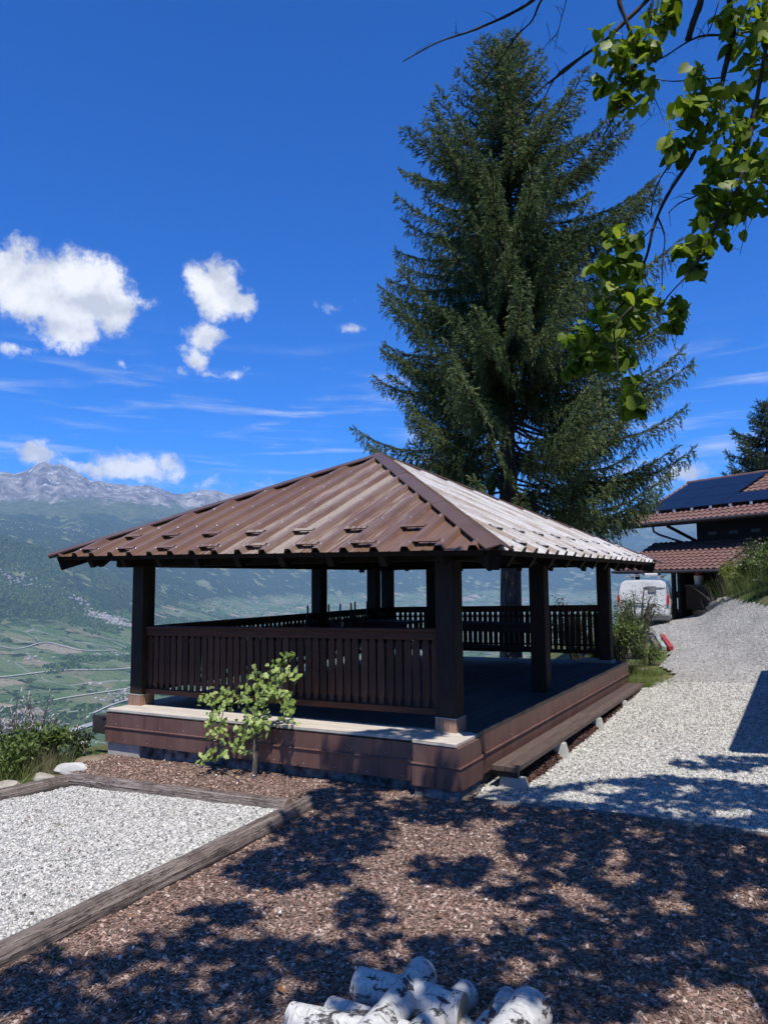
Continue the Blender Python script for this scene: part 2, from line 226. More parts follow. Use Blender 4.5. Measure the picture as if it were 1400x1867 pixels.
def frames(dirs, roll=None, rng=None):
    """rotation matrices whose local +Y is dirs, rolled at random"""
    rng = rng or RNG; d = np.asarray(dirs, float); d = d / np.linalg.norm(d, axis=1)[:, None]
    a = rng.normal(size=d.shape) if roll is None else roll
    x = np.cross(d, a); x /= np.linalg.norm(x, axis=1)[:, None] + 1e-9
    z = np.cross(x, d)
    return np.stack([x, d, z], 2)
def npnoise(x, y, seed=0):
    def h(i, j):
        n = (i * 374761393 + j * 668265263 + seed * 1274126177) & 0xffffffff
        n = ((n ^ (n >> 13)) * 1274126177) & 0xffffffff
        return ((n ^ (n >> 16)) & 0xffff) / 65535.
    xi = np.floor(x).astype(np.int64); yi = np.floor(y).astype(np.int64); fx = x - xi; fy = y - yi
    fx = fx * fx * (3 - 2 * fx); fy = fy * fy * (3 - 2 * fy)
    return (h(xi, yi) * (1 - fx) + h(xi + 1, yi) * fx) * (1 - fy) + (h(xi, yi + 1) * (1 - fx) + h(xi + 1, yi + 1) * fx) * fy
def fbm(x, y, oct=5, seed=0, ridged=False):
    a = 1.; s = 0.; t = 0.
    for o in range(oct):
        n = npnoise(x * 2 ** o, y * 2 ** o, seed + o * 17)
        if ridged: n = 1 - np.abs(2 * n - 1)
        s = s + a * n; t += a; a *= .5
    return s / t

# ------------------------------------------------------------------ materials
def material(name):
    m = bpy.data.materials.new(name); m.use_nodes = True; t = NT(m.node_tree)
    b = t.n.get('Principled BSDF'); out = t.n.get('Material Output')
    return m, t, b, out
def coords(t, kind='Object'):
    if kind == 'World': return t.new('ShaderNodeNewGeometry').outputs['Position']
    return t.new('ShaderNodeTexCoord').outputs[kind]
def simple(name, cols, scale=6, rough=.75, bump=.0, stretch=(1, 1, 1), kind='Object', detail=6, rnd=.0, spec=.3, metal=0., dist=.0, lo=.3, hi=.7, bscale=None, rot=(0, 0, 0)):
    """noise-mottled procedural surface"""
    m, t, b, out = material(name)
    v = t.mapping(coords(t, kind), stretch, rot)
    f = t.noise(v, scale, detail, .6, dist)
    k = len(cols); c = t.ramp(f, [(lo + (hi - lo) * i / max(1, k - 1), cols[i]) for i in range(k)])
    if rnd:
        oi = t.new('ShaderNodeObjectInfo'); g = t.math('ADD', t.math('MULTIPLY', oi.outputs['Random'], 2 * rnd), 1 - rnd)
        cg = t.new('ShaderNodeCombineColor'); [t.l.new(g, cg.inputs[i]) for i in range(3)]
        c = t.mix(1.0, c, cg.outputs[0], 'MULTIPLY')
    t.l.new(c, b.inputs['Base Color'])
    b.inputs['Roughness'].default_value = rough; b.inputs['Specular IOR Level'].default_value = spec; b.inputs['Metallic'].default_value = metal
    if bump:
        bp = t.new('ShaderNodeBump'); bp.inputs['Strength'].default_value = bump; bp.inputs['Distance'].default_value = .02
        t.l.new(f if bscale is None else t.noise(v, bscale, 6, .6), bp.inputs['Height']); t.l.new(bp.outputs[0], b.inputs['Normal'])
    return m
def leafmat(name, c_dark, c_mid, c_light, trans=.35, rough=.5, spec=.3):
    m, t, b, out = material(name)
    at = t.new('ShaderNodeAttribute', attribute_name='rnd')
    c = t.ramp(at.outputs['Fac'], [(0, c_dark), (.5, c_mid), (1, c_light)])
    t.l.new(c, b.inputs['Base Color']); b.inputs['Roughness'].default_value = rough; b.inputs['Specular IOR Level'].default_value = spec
    if trans:
        tr = t.new('ShaderNodeBsdfTranslucent'); t.l.new(t.mix(1.0, c, (1.0, 1.0, .55), 'MULTIPLY'), tr.inputs[0])
        mx = t.new('ShaderNodeMixShader'); mx.inputs[0].default_value = trans
        t.l.new(b.outputs[0], mx.inputs[1]); t.l.new(tr.outputs[0], mx.inputs[2]); t.l.new(mx.outputs[0], out.inputs[0])
    return m
M = {}
def wood(name, dark, light, grain=(1, 1, 1), scale=14, rough=.7, rnd=.15, bump=.25, spec=.25):
    return simple(name, [dark, light], scale, rough, bump, grain, 'Object', 5, rnd, spec, lo=.32, hi=.72)
M['post'] = wood('dark_stained_post_wood', (.016, .012, .010), (.052, .037, .029), (9, 9, .5), 6, spec=.18)
M['beam'] = wood('dark_stained_beam_wood', (.014, .010, .008), (.028, .019, .014), (2, 2, 2), 5, spec=.12)
M['rail'] = wood('red_brown_rail_wood', (.060, .022, .013), (.13, .052, .030), (.6, 9, 9), 6)
M['slat'] = wood('brown_baluster_wood', (.050, .022, .014), (.105, .050, .032), (9, 9, .6), 6, rnd=.3)
M['basewood'] = wood('red_cedar_cladding', (.22, .115, .075), (.46, .30, .21), (14, 14, .6), 5)
M['deck_shade'] = wood('deck_wood_painted_shade', (.040, .040, .042), (.085, .085, .088), (9, .6, 9), 5, rnd=.12, rough=.6)  # deck wood darkened to carry the roof's shade in its colour
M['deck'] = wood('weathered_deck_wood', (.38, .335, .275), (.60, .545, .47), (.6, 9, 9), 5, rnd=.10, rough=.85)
M['bench'] = wood('weathered_bench_wood', (.06, .042, .034), (.14, .10, .085), (12, .7, 12), 5, rough=.6, spec=.4)
M['darkmetal'] = simple('dark_brown_sheet_metal', [(.035, .028, .026), (.06, .048, .044)], 5, .5, rnd=.1, spec=.4)
M['concrete'] = simple('pale_concrete', [(.33, .33, .30), (.52, .51, .47)], 9, .9, .15, rnd=.06)
M['olddark'] = simple('stained_plinth_concrete', [(.03, .03, .035), (.17, .17, .17), (.30, .30, .28)], 7, .95, .4, lo=.38, hi=.72)
M['screw'] = simple('zinc_screw', [(.6, .6, .6), (.75, .75, .75)], 5, .35, metal=.6)

# ================================================================== THE SETTING
def gz(x, y):
    """height of the plot's ground"""
    x = np.asarray(x, float); y = np.asarray(y, float)
    z = -.59 - .04 * np.maximum(0, -x - 1.) + .035 * np.maximum(0, -2 - y)
    s = (np.maximum(0, y - 1.) / 17.) ** 1.5
    s = np.minimum(s, 1.9)
    z = z + s * (.755 + .19 * np.clip(x, -6, 9)) + .10 * np.maximum(0, x - 3.5)
    sb = (x - .2) * .946 + (y - 20.) * .325           # planted bank beside the drive
    z = z + np.minimum(.37 * np.maximum(0, sb + 1.5), 1.5) * np.clip((x - .1) / .9, 0, 1)
    xb = np.where(y < 7.2, -5.7, np.where(y < 8.6, -5.7 + (y - 7.2) / 1.4 * 5.0, -.7 - .27 * (y - 8.6)))
    d = np.maximum(0, xb - x)
    z = z - .55 * d * d / (d + 1.2)
    d2 = np.maximum(0, y - 36)
    return z - .5 * d2 * d2 / (d2 + 4)
def gzf(x, y): return float(gz(x, y))
def inside(poly, X, Y):
    c = np.zeros(X.shape, bool); n = len(poly)
    for i in range(n):
        x0, y0 = poly[i]; x1, y1 = poly[(i + 1) % n]
        if y0 == y1: continue
        q = ((y0 > Y) != (y1 > Y)) & (X < (x1 - x0) * (Y - y0) / (y1 - y0) + x0); c ^= q
    return c
def sheet(name, poly, step, off, m, holes=(), bumps=0., seed=3):
    xs = [p[0] for p in poly]; ys = [p[1] for p in poly]
    gx = np.arange(min(xs), max(xs) + step, step); gy = np.arange(min(ys), max(ys) + step, step)
    X, Y = np.meshgrid(gx, gy); nx = len(gx)
    Z = gz(X, Y) + off
    if bumps: Z = Z + bumps * fbm(X * 3, Y * 3, 4, seed) * 2
    cx = X[:-1, :-1] + step / 2; cy = Y[:-1, :-1] + step / 2
    k = inside(poly, cx, cy)
    for h in holes: k &= ~inside(h, cx, cy)
    j, i = np.nonzero(k); a = j * nx + i
    F = np.stack([a, a + 1, a + 1 + nx, a + nx], 1)
    used = np.unique(F); mp = np.full(X.size, -1); mp[used] = np.arange(len(used))
    V = np.stack([X.ravel(), Y.ravel(), Z.ravel()], 1)[used]
    me = npmesh(name, V, mp[F], smooth=True)
    return link(name, me, m)

BED = [(-1.08, -1.32), (-1.3, -1.40), (-3.95, -1.63), (-4.12, -2.4), (-4.4, -4.1), (-3.2, -6.0), (-.60, -6.0), (-.66, -4.6)]
YARD = [(.20, -.24), (1.63, .02), (2.85, .10), (4.4, .20), (4.6, 6.4), (3.2, 9.0), (.95, 8.2), (.62, 6.9), (.16, 7.0), (.16, .0)]
ROAD = [(.95, 8.2), (.62, 6.9), (.75, 7.6), (3.2, 7.6), (4.6, 6.4), (4.3, 9), (3.0, 12.4), (2.4, 13.9), (1.25, 17.1), (.25, 20.0), (-.7, 21.3), (-1.8, 24.5), (-3.3, 24.0), (-2.6, 19.5), (-.9, 16.0), (.05, 13.2), (.35, 11.2), (.45, 9.4)]
MULCH = [(-5.15, -.45), (-5.0, -1.0), (-4.4, -1.3), (-4.05, -1.6), (-4.0, -1.56), (-1.2, -1.32), (-1.03, -1.2), (-.66, -4.5), (-.55, -6.5), (4.6, -6.5), (4.5, .15), (2.85, .05), (1.65, -.04), (.24, -.29), (.2, .3), (-5.0, .3)]

# ---- near ground: one sheet, uphill to the right, falling into the valley on the left
m, t, b, out = material('soil_and_dry_grass')
wp = coords(t, 'World'); f = t.noise(wp, .9, 8, .6); f2 = t.noise(wp, 7, 6, .65)
c = t.ramp(f2, [(.3, (.05, .045, .025)), (.5, (.11, .10, .05)), (.7, (.20, .17, .10))])
c = t.mix(t.step(f, .42, .58), c, t.ramp(f2, [(.3, (.035, .055, .015)), (.7, (.10, .13, .04))]))
t.l.new(c, b.inputs['Base Color']); b.inputs['Roughness'].default_value = .95; b.inputs['Specular IOR Level'].default_value = .1
bp = t.new('ShaderNodeBump'); bp.inputs['Strength'].default_value = .5; bp.inputs['Distance'].default_value = .05; t.l.new(f2, bp.inputs['Height']); t.l.new(bp.outputs[0], b.inputs['Normal'])
M['soil'] = m
def axis(a, b_, lo, hi, fine, far, g=1.12):
    v = list(np.arange(a, b_ + 1e-6, fine)); s = fine
    while v[-1] < hi: s *= g; v.append(v[-1] + s)
    s = fine
    while v[0] > lo: s *= g; v.insert(0, v[0] - s)
    return np.array(v)
gx = axis(-7, 5, -75, 140, .16, 0); gy = axis(-6, 10, -110, 90, .16, 0)
X, Y = np.meshgrid(gx, gy); nx = len(gx)
Z = gz(X, Y) + .05 * (fbm(X * .7, Y * .7, 4, 5) - .5) * np.clip((np.abs(X + 1) + np.abs(Y - 1) - 9) / 8, 0, 1) * 3
for pl_ in (BED, YARD, ROAD, MULCH): Z = np.where(inside(pl_, X, Y), gz(X, Y) - .09, Z)
j, i = np.meshgrid(np.arange(len(gy) - 1), np.arange(nx - 1), indexing='ij'); a = (j * nx + i).ravel()
ground = link('ground', npmesh('ground', np.stack([X.ravel(), Y.ravel(), Z.ravel()], 1), np.stack([a, a + 1, a + 1 + nx, a + nx], 1), smooth=True), M['soil'])
tag(ground, 'dry soil and grass of the sloping plot', kind='structure')

# ---- far valley and mountains in real distances (metres)
PX = [-900, -300, 0, 130, 300, 480, 700, 900, 1180, 1400, 2400]
PROF = {
 -900: [(.05, -34), (.7, -440), (1.5, -478), (2.4, -470), (3.2, -430), (4, -330), (5, -150), (6, 60), (6.8, 420), (7.6, 360), (9, 560), (10.5, 860)],
 -300: [(.05, -34), (.7, -440), (1.5, -478), (2.4, -470), (3.2, -430), (4, -335), (5, -170), (6, 30), (6.8, 400), (7.6, 340), (9, 540), (10.5, 840)],
 0: [(.05, -34), (.7, -440), (1.5, -478), (2.4, -470), (3.2, -432), (4, -350), (5, -205), (6, -10), (6.8, 330), (7.6, 270), (9, 500), (10.5, 810)],
 130: [(.05, -34), (.7, -440), (1.5, -478), (2.4, -470), (3.2, -436), (4, -365), (5, -250), (6, -90), (6.8, 150), (7.6, 150), (9, 450), (10.5, 790)],
 300: [(.05, -34), (.7, -440), (1.5, -478), (2.4, -470), (3.2, -450), (4, -415), (5, -360), (6, -300), (7.2, -190), (8.2, -40), (9.2, 240), (10.5, 700)],
 480: [(.05, -34), (.7, -440), (1.5, -478), (2.4, -472), (4, -462), (6, -450), (7.2, -430), (8.6, -370), (9.8, -170), (10.6, 120), (11.4, 520)],
 700: [(.05, -34), (.7, -440), (1.5, -478), (2.4, -474), (4, -468), (6, -460), (9, -450), (10.6, -415), (11.6, -260), (12.4, 60), (13, 420)],
 900: [(.05, -34), (.7, -440), (1.5, -478), (2.4, -474), (4, -468), (6, -460), (9, -452), (11.2, -430), (12.4, -230), (13.2, 100), (13.8, 400)],
 1180: [(.05, -34), (.7, -440), (1.5, -478), (2.4, -474), (4, -468), (6, -460), (9, -452), (11.5, -420), (12.8, -180), (13.6, 120), (14.4, 420)],
}
PROF[1400] = PROF[1180]; PROF[2400] = PROF[1180]
SKYL = [(-900, 850), (-300, 880), (-100, 864), (0, 852), (20, 856), (40, 850), (58, 840), (75, 834), (90, 841), (105, 837), (130, 848), (160, 868), (180, 870), (200, 876), (230, 881), (270, 883), (300, 889), (340, 893), (372, 884), (410, 889), (450, 893), (466, 888), (480, 897), (560, 905), (700, 905), (900, 920), (1100, 945), (1180, 955), (1230, 960), (1400, 950), (2400, 940)]
NA, NR = 520, 320
hx = lambda px: yaw + math.atan((px - 700) / 1300.)
A = np.linspace(hx(-1500), hx(2900), NA); RG = np.exp(np.linspace(math.log(55), math.log(19000), NR))
pa = np.array([hx(p) for p in PX]); tab = np.array([np.interp(np.log(RG / 1000.), np.log([q[0] for q in PROF[p]]), [q[1] for q in PROF[p]]) for p in PX])
ZB = np.stack([np.interp(A, pa, tab[:, k]) for k in range(NR)], 1)          # (NA, NR)
sk_px = np.interp(A, [hx(s[0]) for s in SKYL], [s[1] for s in SKYL])
last_r = np.interp(A, pa, [PROF[p][-1][0] for p in PX]); last_z = np.interp(A, pa, [PROF[p][-1][1] for p in PX])
r_pk = last_r + 3.2; z_pk = 1.6 + (1054 - sk_px) / 1300. * r_pk * 1000 * np.sqrt(1 + np.tan(A - yaw) ** 2) ** 0 / np.cos(0) * np.cos(A - yaw)
AA, RR_ = np.meshgrid(A, RG / 1000., indexing='ij')
tt = np.clip((RR_ - last_r[:, None]) / (r_pk - last_r)[:, None], 0, 1)
up = last_z[:, None] + (z_pk - last_z)[:, None] * (tt ** 1.15)
ZB = np.where(RR_ > last_r[:, None], up, ZB)
over = np.clip((RR_ - r_pk[:, None]) / 2.0, 0, 2); ZB = ZB - over * 500
XX = CAM.x + np.sin(AA) * RR_ * 1000; YY = CAM.y + np.cos(AA) * RR_ * 1000
rel = np.clip((ZB + 440) / 500., 0, 1)
amp = 4 + rel * 150
nz = (fbm(XX / 1700., YY / 1700., 6, 11, True) - .62) * amp * 2 + (fbm(XX / 420., YY / 420., 4, 31) - .5) * amp * .7
hi = np.clip((ZB - 800) / 700., 0, 1)
nz = nz + hi * (fbm(XX / 650., YY / 650., 6, 77, True) - .6) * 520 * (1 - .70 * tt ** 3)
nz = nz * np.clip((RR_ - .5) / 1.5, 0, 1) * (1 - .40 * np.clip((tt - .8) / .2, 0, 1))
ZT = ZB + nz
a = (np.arange(NA - 1)[:, None] * NR + np.arange(NR - 1)[None]).ravel()
VALV = np.stack([XX.ravel(), YY.ravel(), ZT.ravel()], 1)
def vz(x, y):
    """height of the valley terrain"""
    d = np.hypot(np.asarray(x) - CAM.x, np.asarray(y) - CAM.y); h = np.arctan2(np.asarray(x) - CAM.x, np.asarray(y) - CAM.y)
    i = np.clip((h - A[0]) / (A[1] - A[0]), 0, NA - 1.001); j = np.clip((np.log(d) - math.log(55)) / (math.log(19000 / 55) / (NR - 1)), 0, NR - 1.001)
    i0 = i.astype(int); j0 = j.astype(int); fi = i - i0; fj = j - j0
    return (ZT[i0, j0] * (1 - fi) + ZT[i0 + 1, j0] * fi) * (1 - fj) + (ZT[i0, j0 + 1] * (1 - fi) + ZT[i0 + 1, j0 + 1] * fi) * fj
m, t, b, out = material('valley_fields_forest_and_rock')
wp = coords(t, 'World'); sx = t.new('ShaderNodeSeparateXYZ'); t.l.new(wp, sx.inputs[0]); zz = sx.outputs[2]
n1 = t.noise(wp, .0022, 7, .62); n2 = t.noise(wp, .009, 6, .6); n3 = t.noise(wp, .030, 5, .7); n4 = t.noise(wp, .0009, 4, .5)
flat = t.vmath('MULTIPLY', t.vmath('ADD', wp, t.vmath('MULTIPLY', t.noise(wp, .003, 3, out='Color'), (160, 160, 0))), (1, 1, 0))
cell = t.voro(t.mapping(flat, (.7, 1.5, 1), (0, 0, .5)), .0062, out='Color'); cs = t.new('ShaderNodeSeparateColor'); t.l.new(cell, cs.inputs[0])
vine = t.ramp(cs.outputs[0], [(0, (.075, .14, .055)), (.35, (.11, .18, .07)), (.6, (.145, .20, .085)), (.84, (.17, .21, .105)), (.93, (.30, .25, .16)), (1, (.36, .31, .21))])
rows = t.noise(t.mapping(flat, (.05, .9, 1), (0, 0, .4)), .12, 2, .5)
vine = t.mix(t.math('MULTIPLY', t.step(rows, .45, .7), .25), vine, (.2, .2, .13))
edge = t.voro(t.mapping(flat, (.5, 1.5, 1), (0, 0, .45)), .0031, 'DISTANCE_TO_EDGE')
vine = t.mix(t.math('SUBTRACT', 1.0, t.step(edge, .006, .016)), vine, (.30, .29, .25))
edge2 = t.voro(t.mapping(flat, (.7, 1.5, 1), (0, 0, .5)), .0062, 'DISTANCE_TO_EDGE')
hedge = t.math('MULTIPLY', t.math('SUBTRACT', 1.0, t.step(edge2, .03, .09)), t.step(n2, .50, .60))
spk = t.noise(wp, .045, 3, .6)
vine = t.mix(t.math('MULTIPLY', t.step(spk, .60, .66), t.step(n2, .40, .55)), vine, (.02, .038, .02))
vine = t.mix(hedge, vine, (.022, .04, .022))
vine = t.mix(t.math('MULTIPLY', t.step(n2, .60, .66), .85), vine, t.ramp(n3, [(.35, (.015, .032, .016)), (.65, (.05, .075, .035))]))
forest = t.ramp(n3, [(.32, (.014, .032, .017)), (.52, (.045, .075, .034)), (.70, (.10, .14, .06))])
meadow = t.ramp(n2, [(.3, (.11, .17, .065)), (.6, (.19, .22, .10)), (.8, (.30, .27, .16))])
mmask = t.step(t.math('ADD', t.math('MULTIPLY', n1, .7), t.math('MULTIPLY', n2, .55)), .685, .72)
mid_ = t.mix(mmask, forest, meadow)
alp = t.ramp(n2, [(.3, (.05, .078, .038)), (.5, (.10, .13, .06)), (.72, (.17, .18, .09))])
rk = t.noise(t.mapping(wp, (1, 1, .45)), .006, 9, .68, .6)
rock = t.ramp(rk, [(.34, (.05, .047, .045)), (.48, (.19, .175, .155)), (.66, (.46, .42, .37))])
rock = t.mix(t.math('MULTIPLY', t.step(zz, 1480, 1560), t.step(n2, .60, .63)), rock, (.62, .64, .66))
zj = t.math('ADD', zz, t.math('MULTIPLY', t.math('SUBTRACT', n1, .5), 620))
zj2 = t.math('ADD', zz, t.math('MULTIPLY', t.math('SUBTRACT', n4, .5), 500))
c = t.mix(t.step(t.math('ADD', zz, t.math('MULTIPLY', t.math('SUBTRACT', n1, .5), 260)), -262, -205), vine, mid_)
c = t.mix(t.step(zj, 905, 960), c, alp)
c = t.mix(t.step(t.math('ADD', zj, t.math('MULTIPLY', t.math('SUBTRACT', rk, .5), 420)), 1230, 1330), c, rock)
t.l.new(c, b.inputs['Base Color']); b.inputs['Roughness'].default_value = .95; b.inputs['Specular IOR Level'].default_value = .05
bp = t.new('ShaderNodeBump'); bp.inputs['Strength'].default_value = .8; bp.inputs['Distance'].default_value = 55
t.l.new(t.math('ADD', n3, t.math('MULTIPLY', rk, 1.6)), bp.inputs['Height']); t.l.new(bp.outputs[0], b.inputs['Normal'])
valley = link('valley_terrain', npmesh('valley_terrain', VALV, np.stack([a, a + 1, a + 1 + NR, a + NR], 1)[:, ::-1], smooth=True), m)
tag(valley, 'vineyard valley, forested slopes and grey rocky mountain range', kind='structure')

# ---- roads of the valley floor, draped ribbons
M['farroad'] = simple('pale_farm_road', [(.30, .285, .25), (.40, .385, .35)], .05, .9)
M['asph'] = simple('grey_main_road', [(.22, .22, .22), (.30, .30, .29)], .05, .9)
def polar(px, km): h = hx(px); d = km * 1000; return (CAM.x + math.sin(h) * d, CAM.y + math.cos(h) * d)
def far_road(pts, wdt, m, lab):
    q = [Vector((*polar(*p), 0)) for p in pts]; q, _ = subdiv(q, 1., 24)
    V = []; F = []
    for k, p in enumerate(q):
        tn = (q[min(k + 1, len(q) - 1)] - q[max(k - 1, 0)]).normalized(); s = Vector((-tn.y, tn.x, 0)) * wdt / 2
        for sg in (-1, 1):
            e_ = p + s * sg; V.append((e_.x, e_.y, float(vz(e_.x, e_.y)) + 5))
    F = [(2 * k, 2 * k + 1, 2 * k + 3, 2 * k + 2) for k in range(len(q) - 1)]
    tag(link('valley_road', pymesh('valley_road', V, F), m), lab, kind='structure')
far_road([(-120, 2.35), (0, 2.33), (90, 2.40), (180, 2.55), (260, 2.75), (420, 3.3)], 34, M['asph'], 'grey main road running along the valley floor')
far_road([(-100, 3.55), (0, 3.46), (90, 3.52), (160, 3.56), (230, 3.62), (330, 3.9)], 13, M['farroad'], 'pale farm road across the vineyards, upper one')
far_road([(-100, 2.92), (0, 2.90), (70, 2.94), (150, 3.04), (230, 3.16), (330, 3.4)], 12, M['farroad'], 'pale farm road across the vineyards, middle one')
far_road([(138, 2.46), (160, 2.58), (175, 2.70), (182, 2.72), (215, 2.85), (260, 2.98)], 9, M['farroad'], 'pale track climbing from the main road')
far_road([(20, 2.66), (80, 2.68), (130, 2.74), (165, 2.76)], 8, M['farroad'], 'short pale track between the lower vineyards')
far_road([(-20, 4.15), (40, 4.05), (90, 4.2), (150, 4.05), (215, 4.1)], 10, M['farroad'], 'winding pale lane below the forest')

# ---- scattered far houses: villages that read as specks
M['hw'] = simple('far_house_walls', [(.22, .20, .17), (.42, .40, .36)], .02, .9, rnd=.1)
def village(spots, name, lab, k_=1.):
    V = []; F = []
    for (px, km, n, sp) in spots:
        cx, cy = polar(px, km)
        for k in range(n):
            x = cx + random.gauss(0, sp); y = cy + random.gauss(0, sp); z = float(vz(x, y))
            a_ = k_ * random.uniform(4, 8); b2 = k_ * random.uniform(3.5, 6); h = k_ * random.uniform(3, 6); an = random.uniform(0, 3)
            ca, sa = math.cos(an), math.sin(an); k0 = len(V)
            for (u, v_) in ((-a_, -b2), (a_, -b2), (a_, b2), (-a_, b2)):
                for hh in (-5, h): V.append((x + u * ca - v_ * sa, y + u * sa + v_ * ca, z + hh))
            for (u) in (-a_, a_): V.append((x + u * ca, y + u * sa, z + h + 2.5))
            F += [(k0, k0 + 2, k0 + 3, k0 + 1), (k0 + 2, k0 + 4, k0 + 5, k0 + 3), (k0 + 4, k0 + 6, k0 + 7, k0 + 5), (k0 + 6, k0, k0 + 1, k0 + 7),
                  (k0 + 1, k0 + 3, k0 + 9, k0 + 8), (k0 + 5, k0 + 7, k0 + 8, k0 + 9), (k0 + 7, k0 + 1, k0 + 8), (k0 + 3, k0 + 5, k0 + 9)]
    tag(link(name, pymesh(name, V, F), M['hw']), lab, 'village', kind='stuff')
village([(188, 5.35, 60, 55), (205, 5.25, 60, 60), (225, 5.1, 30, 60), (150, 5.6, 14, 50), (140, 5.75, 10, 40), (105, 6.0, 10, 50), (35, 6.1, 16, 70), (10, 6.0, 16, 90)], 'hillside_village', 'pale specks of village houses on the forested spur', 1.5)
village([(420, 7.6, 80, 300), (480, 8.2, 90, 350), (620, 9.6, 120, 420), (700, 10.2, 120, 420), (760, 10.6, 90, 400), (860, 11.2, 90, 400), (940, 11.4, 90, 380), (560, 8.8, 90, 380), (1000, 11.8, 60, 300)], 'valley_floor_town', 'pale specks of a far town on the valley floor')
village([(60, 9.3, 10, 200), (130, 9.4, 22, 130), (20, 9.2, 12, 200), (165, 9.8, 12, 150), (230, 9.6, 8, 260), (620, 12.4, 30, 300), (760, 12.6, 30, 300), (900, 13.0, 26, 300)], 'mountain_hamlets', 'scattered pale specks of hamlets on the far forest slopes')
village([(60, 3.8, 10, 70), (200, 4.0, 12, 60), (228, 3.1, 14, 50), (220, 2.95, 12, 40), (170, 3.3, 5, 40)], 'vineyard_farmhouses', 'few pale farmhouses among the vineyards')

# ---- trees of the spur forest and of the vineyard hedges
rgf = np.random.default_rng(17); NT_ = 120000
ax_ = rgf.uniform(hx(-260), hx(560), NT_); ar_ = np.sqrt(rgf.uniform(2.2 ** 2, 7.4 ** 2, NT_)) * 1000
tx_ = CAM.x + np.sin(ax_) * ar_; ty_ = CAM.y + np.cos(ax_) * ar_; tz_ = vz(tx_, ty_)
mk = fbm(tx_ / 420., ty_ / 420., 4, 91) + .35 * (fbm(tx_ / 90., ty_ / 90., 3, 55) - .5)
den = np.clip((tz_ + 300) / 120., 0, 1); thr = .585 - .16 * den
for vpx, vkm in ((188, 5.35), (205, 5.25), (225, 5.1), (150, 5.6), (35, 6.1)):
    qx, qy = polar(vpx, vkm); mk = np.where(np.hypot(tx_ - qx, ty_ - qy) < 95, 0, mk)
kp = mk > thr
tx_, ty_, tz_ = tx_[kp][:42000], ty_[kp][:42000], tz_[kp][:42000]; n_ = len(tx_)
tv = [(math.cos(q * 1.5708), math.sin(q * 1.5708), -.25) for q in range(4)] + [(.66 * math.cos(q * 1.5708 + .7), .66 * math.sin(q * 1.5708 + .7), .75) for q in range(4)] + [(0, 0, 1.15)]
tf = []
for q in range(4): tf += [(q, (q + 1) % 4, 4 + q), ((q + 1) % 4, 4 + (q + 1) % 4, 4 + q), (4 + q, 4 + (q + 1) % 4, 8)]
sz_ = rgf.uniform(4.5, 9.5, n_); an_ = rgf.uniform(0, 6.28, n_); ca_, sa_ = np.cos(an_), np.sin(an_); zr = np.zeros(n_)
Mx = np.stack([np.stack([ca_ * sz_, -sa_ * sz_, zr], 1), np.stack([sa_ * sz_, ca_ * sz_, zr], 1), np.stack([zr, zr, sz_ * rgf.uniform(.9, 1.5, n_)], 1)], 1)
M['fartree'] = leafmat('far_forest_trees', (.018, .036, .018), (.040, .068, .030), (.085, .12, .05), 0, .9, .05)
o = link('hillside_forest', scatter_mesh('hillside_forest', tv, tf, Mx, np.stack([tx_, ty_, tz_], 1), rgf.uniform(0, 1, n_)), M['fartree'])
tag(o, 'far forest trees and hedges on the spur and between vineyards', 'forest', kind='stuff'); print('far trees', n_)

# ---- gravel and mulch sheets
m, t, b, out = material('gravel_base')
wp = coords(t, 'World'); v1 = t.voro(wp, 55, out='Color'); v2 = t.voro(wp, 55); f = t.noise(wp, 1.2, 5)
g = t.new('ShaderNodeSeparateColor'); t.l.new(v1, g.inputs[0])
c = t.ramp(g.outputs[0], [(0, (.22, .22, .21)), (.4, (.42, .41, .38)), (1, (.62, .60, .55))]); c = t.mix(t.math('MULTIPLY', f, .35), c, (.30, .29, .27))
t.l.new(c, b.inputs['Base Color']); b.inputs['Roughness'].default_value = .9
bp = t.new('ShaderNodeBump'); bp.inputs['Strength'].default_value = .9; bp.inputs['Distance'].default_value = .02; bp.invert = True; t.l.new(v2, bp.inputs['Height']); t.l.new(bp.outputs[0], b.inputs['Normal'])
M['gravel'] = m
m, t, b, out = material('compact_road_gravel')
wp = coords(t, 'World'); v1 = t.voro(wp, 38, out='Color'); v2 = t.voro(wp, 38); f = t.noise(wp, .8, 6); f3 = t.noise(t.mapping(wp, (1, .35, 1)), 2.2, 6)
g = t.new('ShaderNodeSeparateColor'); t.l.new(v1, g.inputs[0])
c = t.ramp(g.outputs[0], [(0, (.17, .165, .155)), (.45, (.31, .30, .28)), (1, (.47, .45, .42))]); c = t.mix(t.math('MULTIPLY', t.step(f3, .4, .65), .6), c, (.21, .195, .175))
t.l.new(c, b.inputs['Base Color']); b.inputs['Roughness'].default_value = .92
bp = t.new('ShaderNodeBump'); bp.inputs['Strength'].default_value = .8; bp.inputs['Distance'].default_value = .025; bp.invert = True; t.l.new(v2, bp.inputs['Height']); t.l.new(bp.outputs[0], b.inputs['Normal'])
M['road'] = m
M['mulch'] = simple('bark_mulch_base', [(.06, .040, .033), (.16, .11, .09), (.28, .21, .175)], 60, .95, .6, kind='World', detail=4)

tag(sheet('gravel_bed', BED, .05, .035, M['gravel'], bumps=.012), 'pale gravel bed framed by logs', kind='structure')
tag(sheet('gravel_yard', YARD, .07, .006, M['gravel'], bumps=.006), 'pale gravel yard beside the bench', kind='structure')
tag(sheet('gravel_road', ROAD, .12, .012, M['road'], bumps=.01), 'grey compacted gravel drive rising to the house', kind='structure')
tag(sheet('mulch_bed', MULCH, .06, .005, M['mulch'], bumps=.03), 'brown bark mulch ground in the foreground', kind='structure')

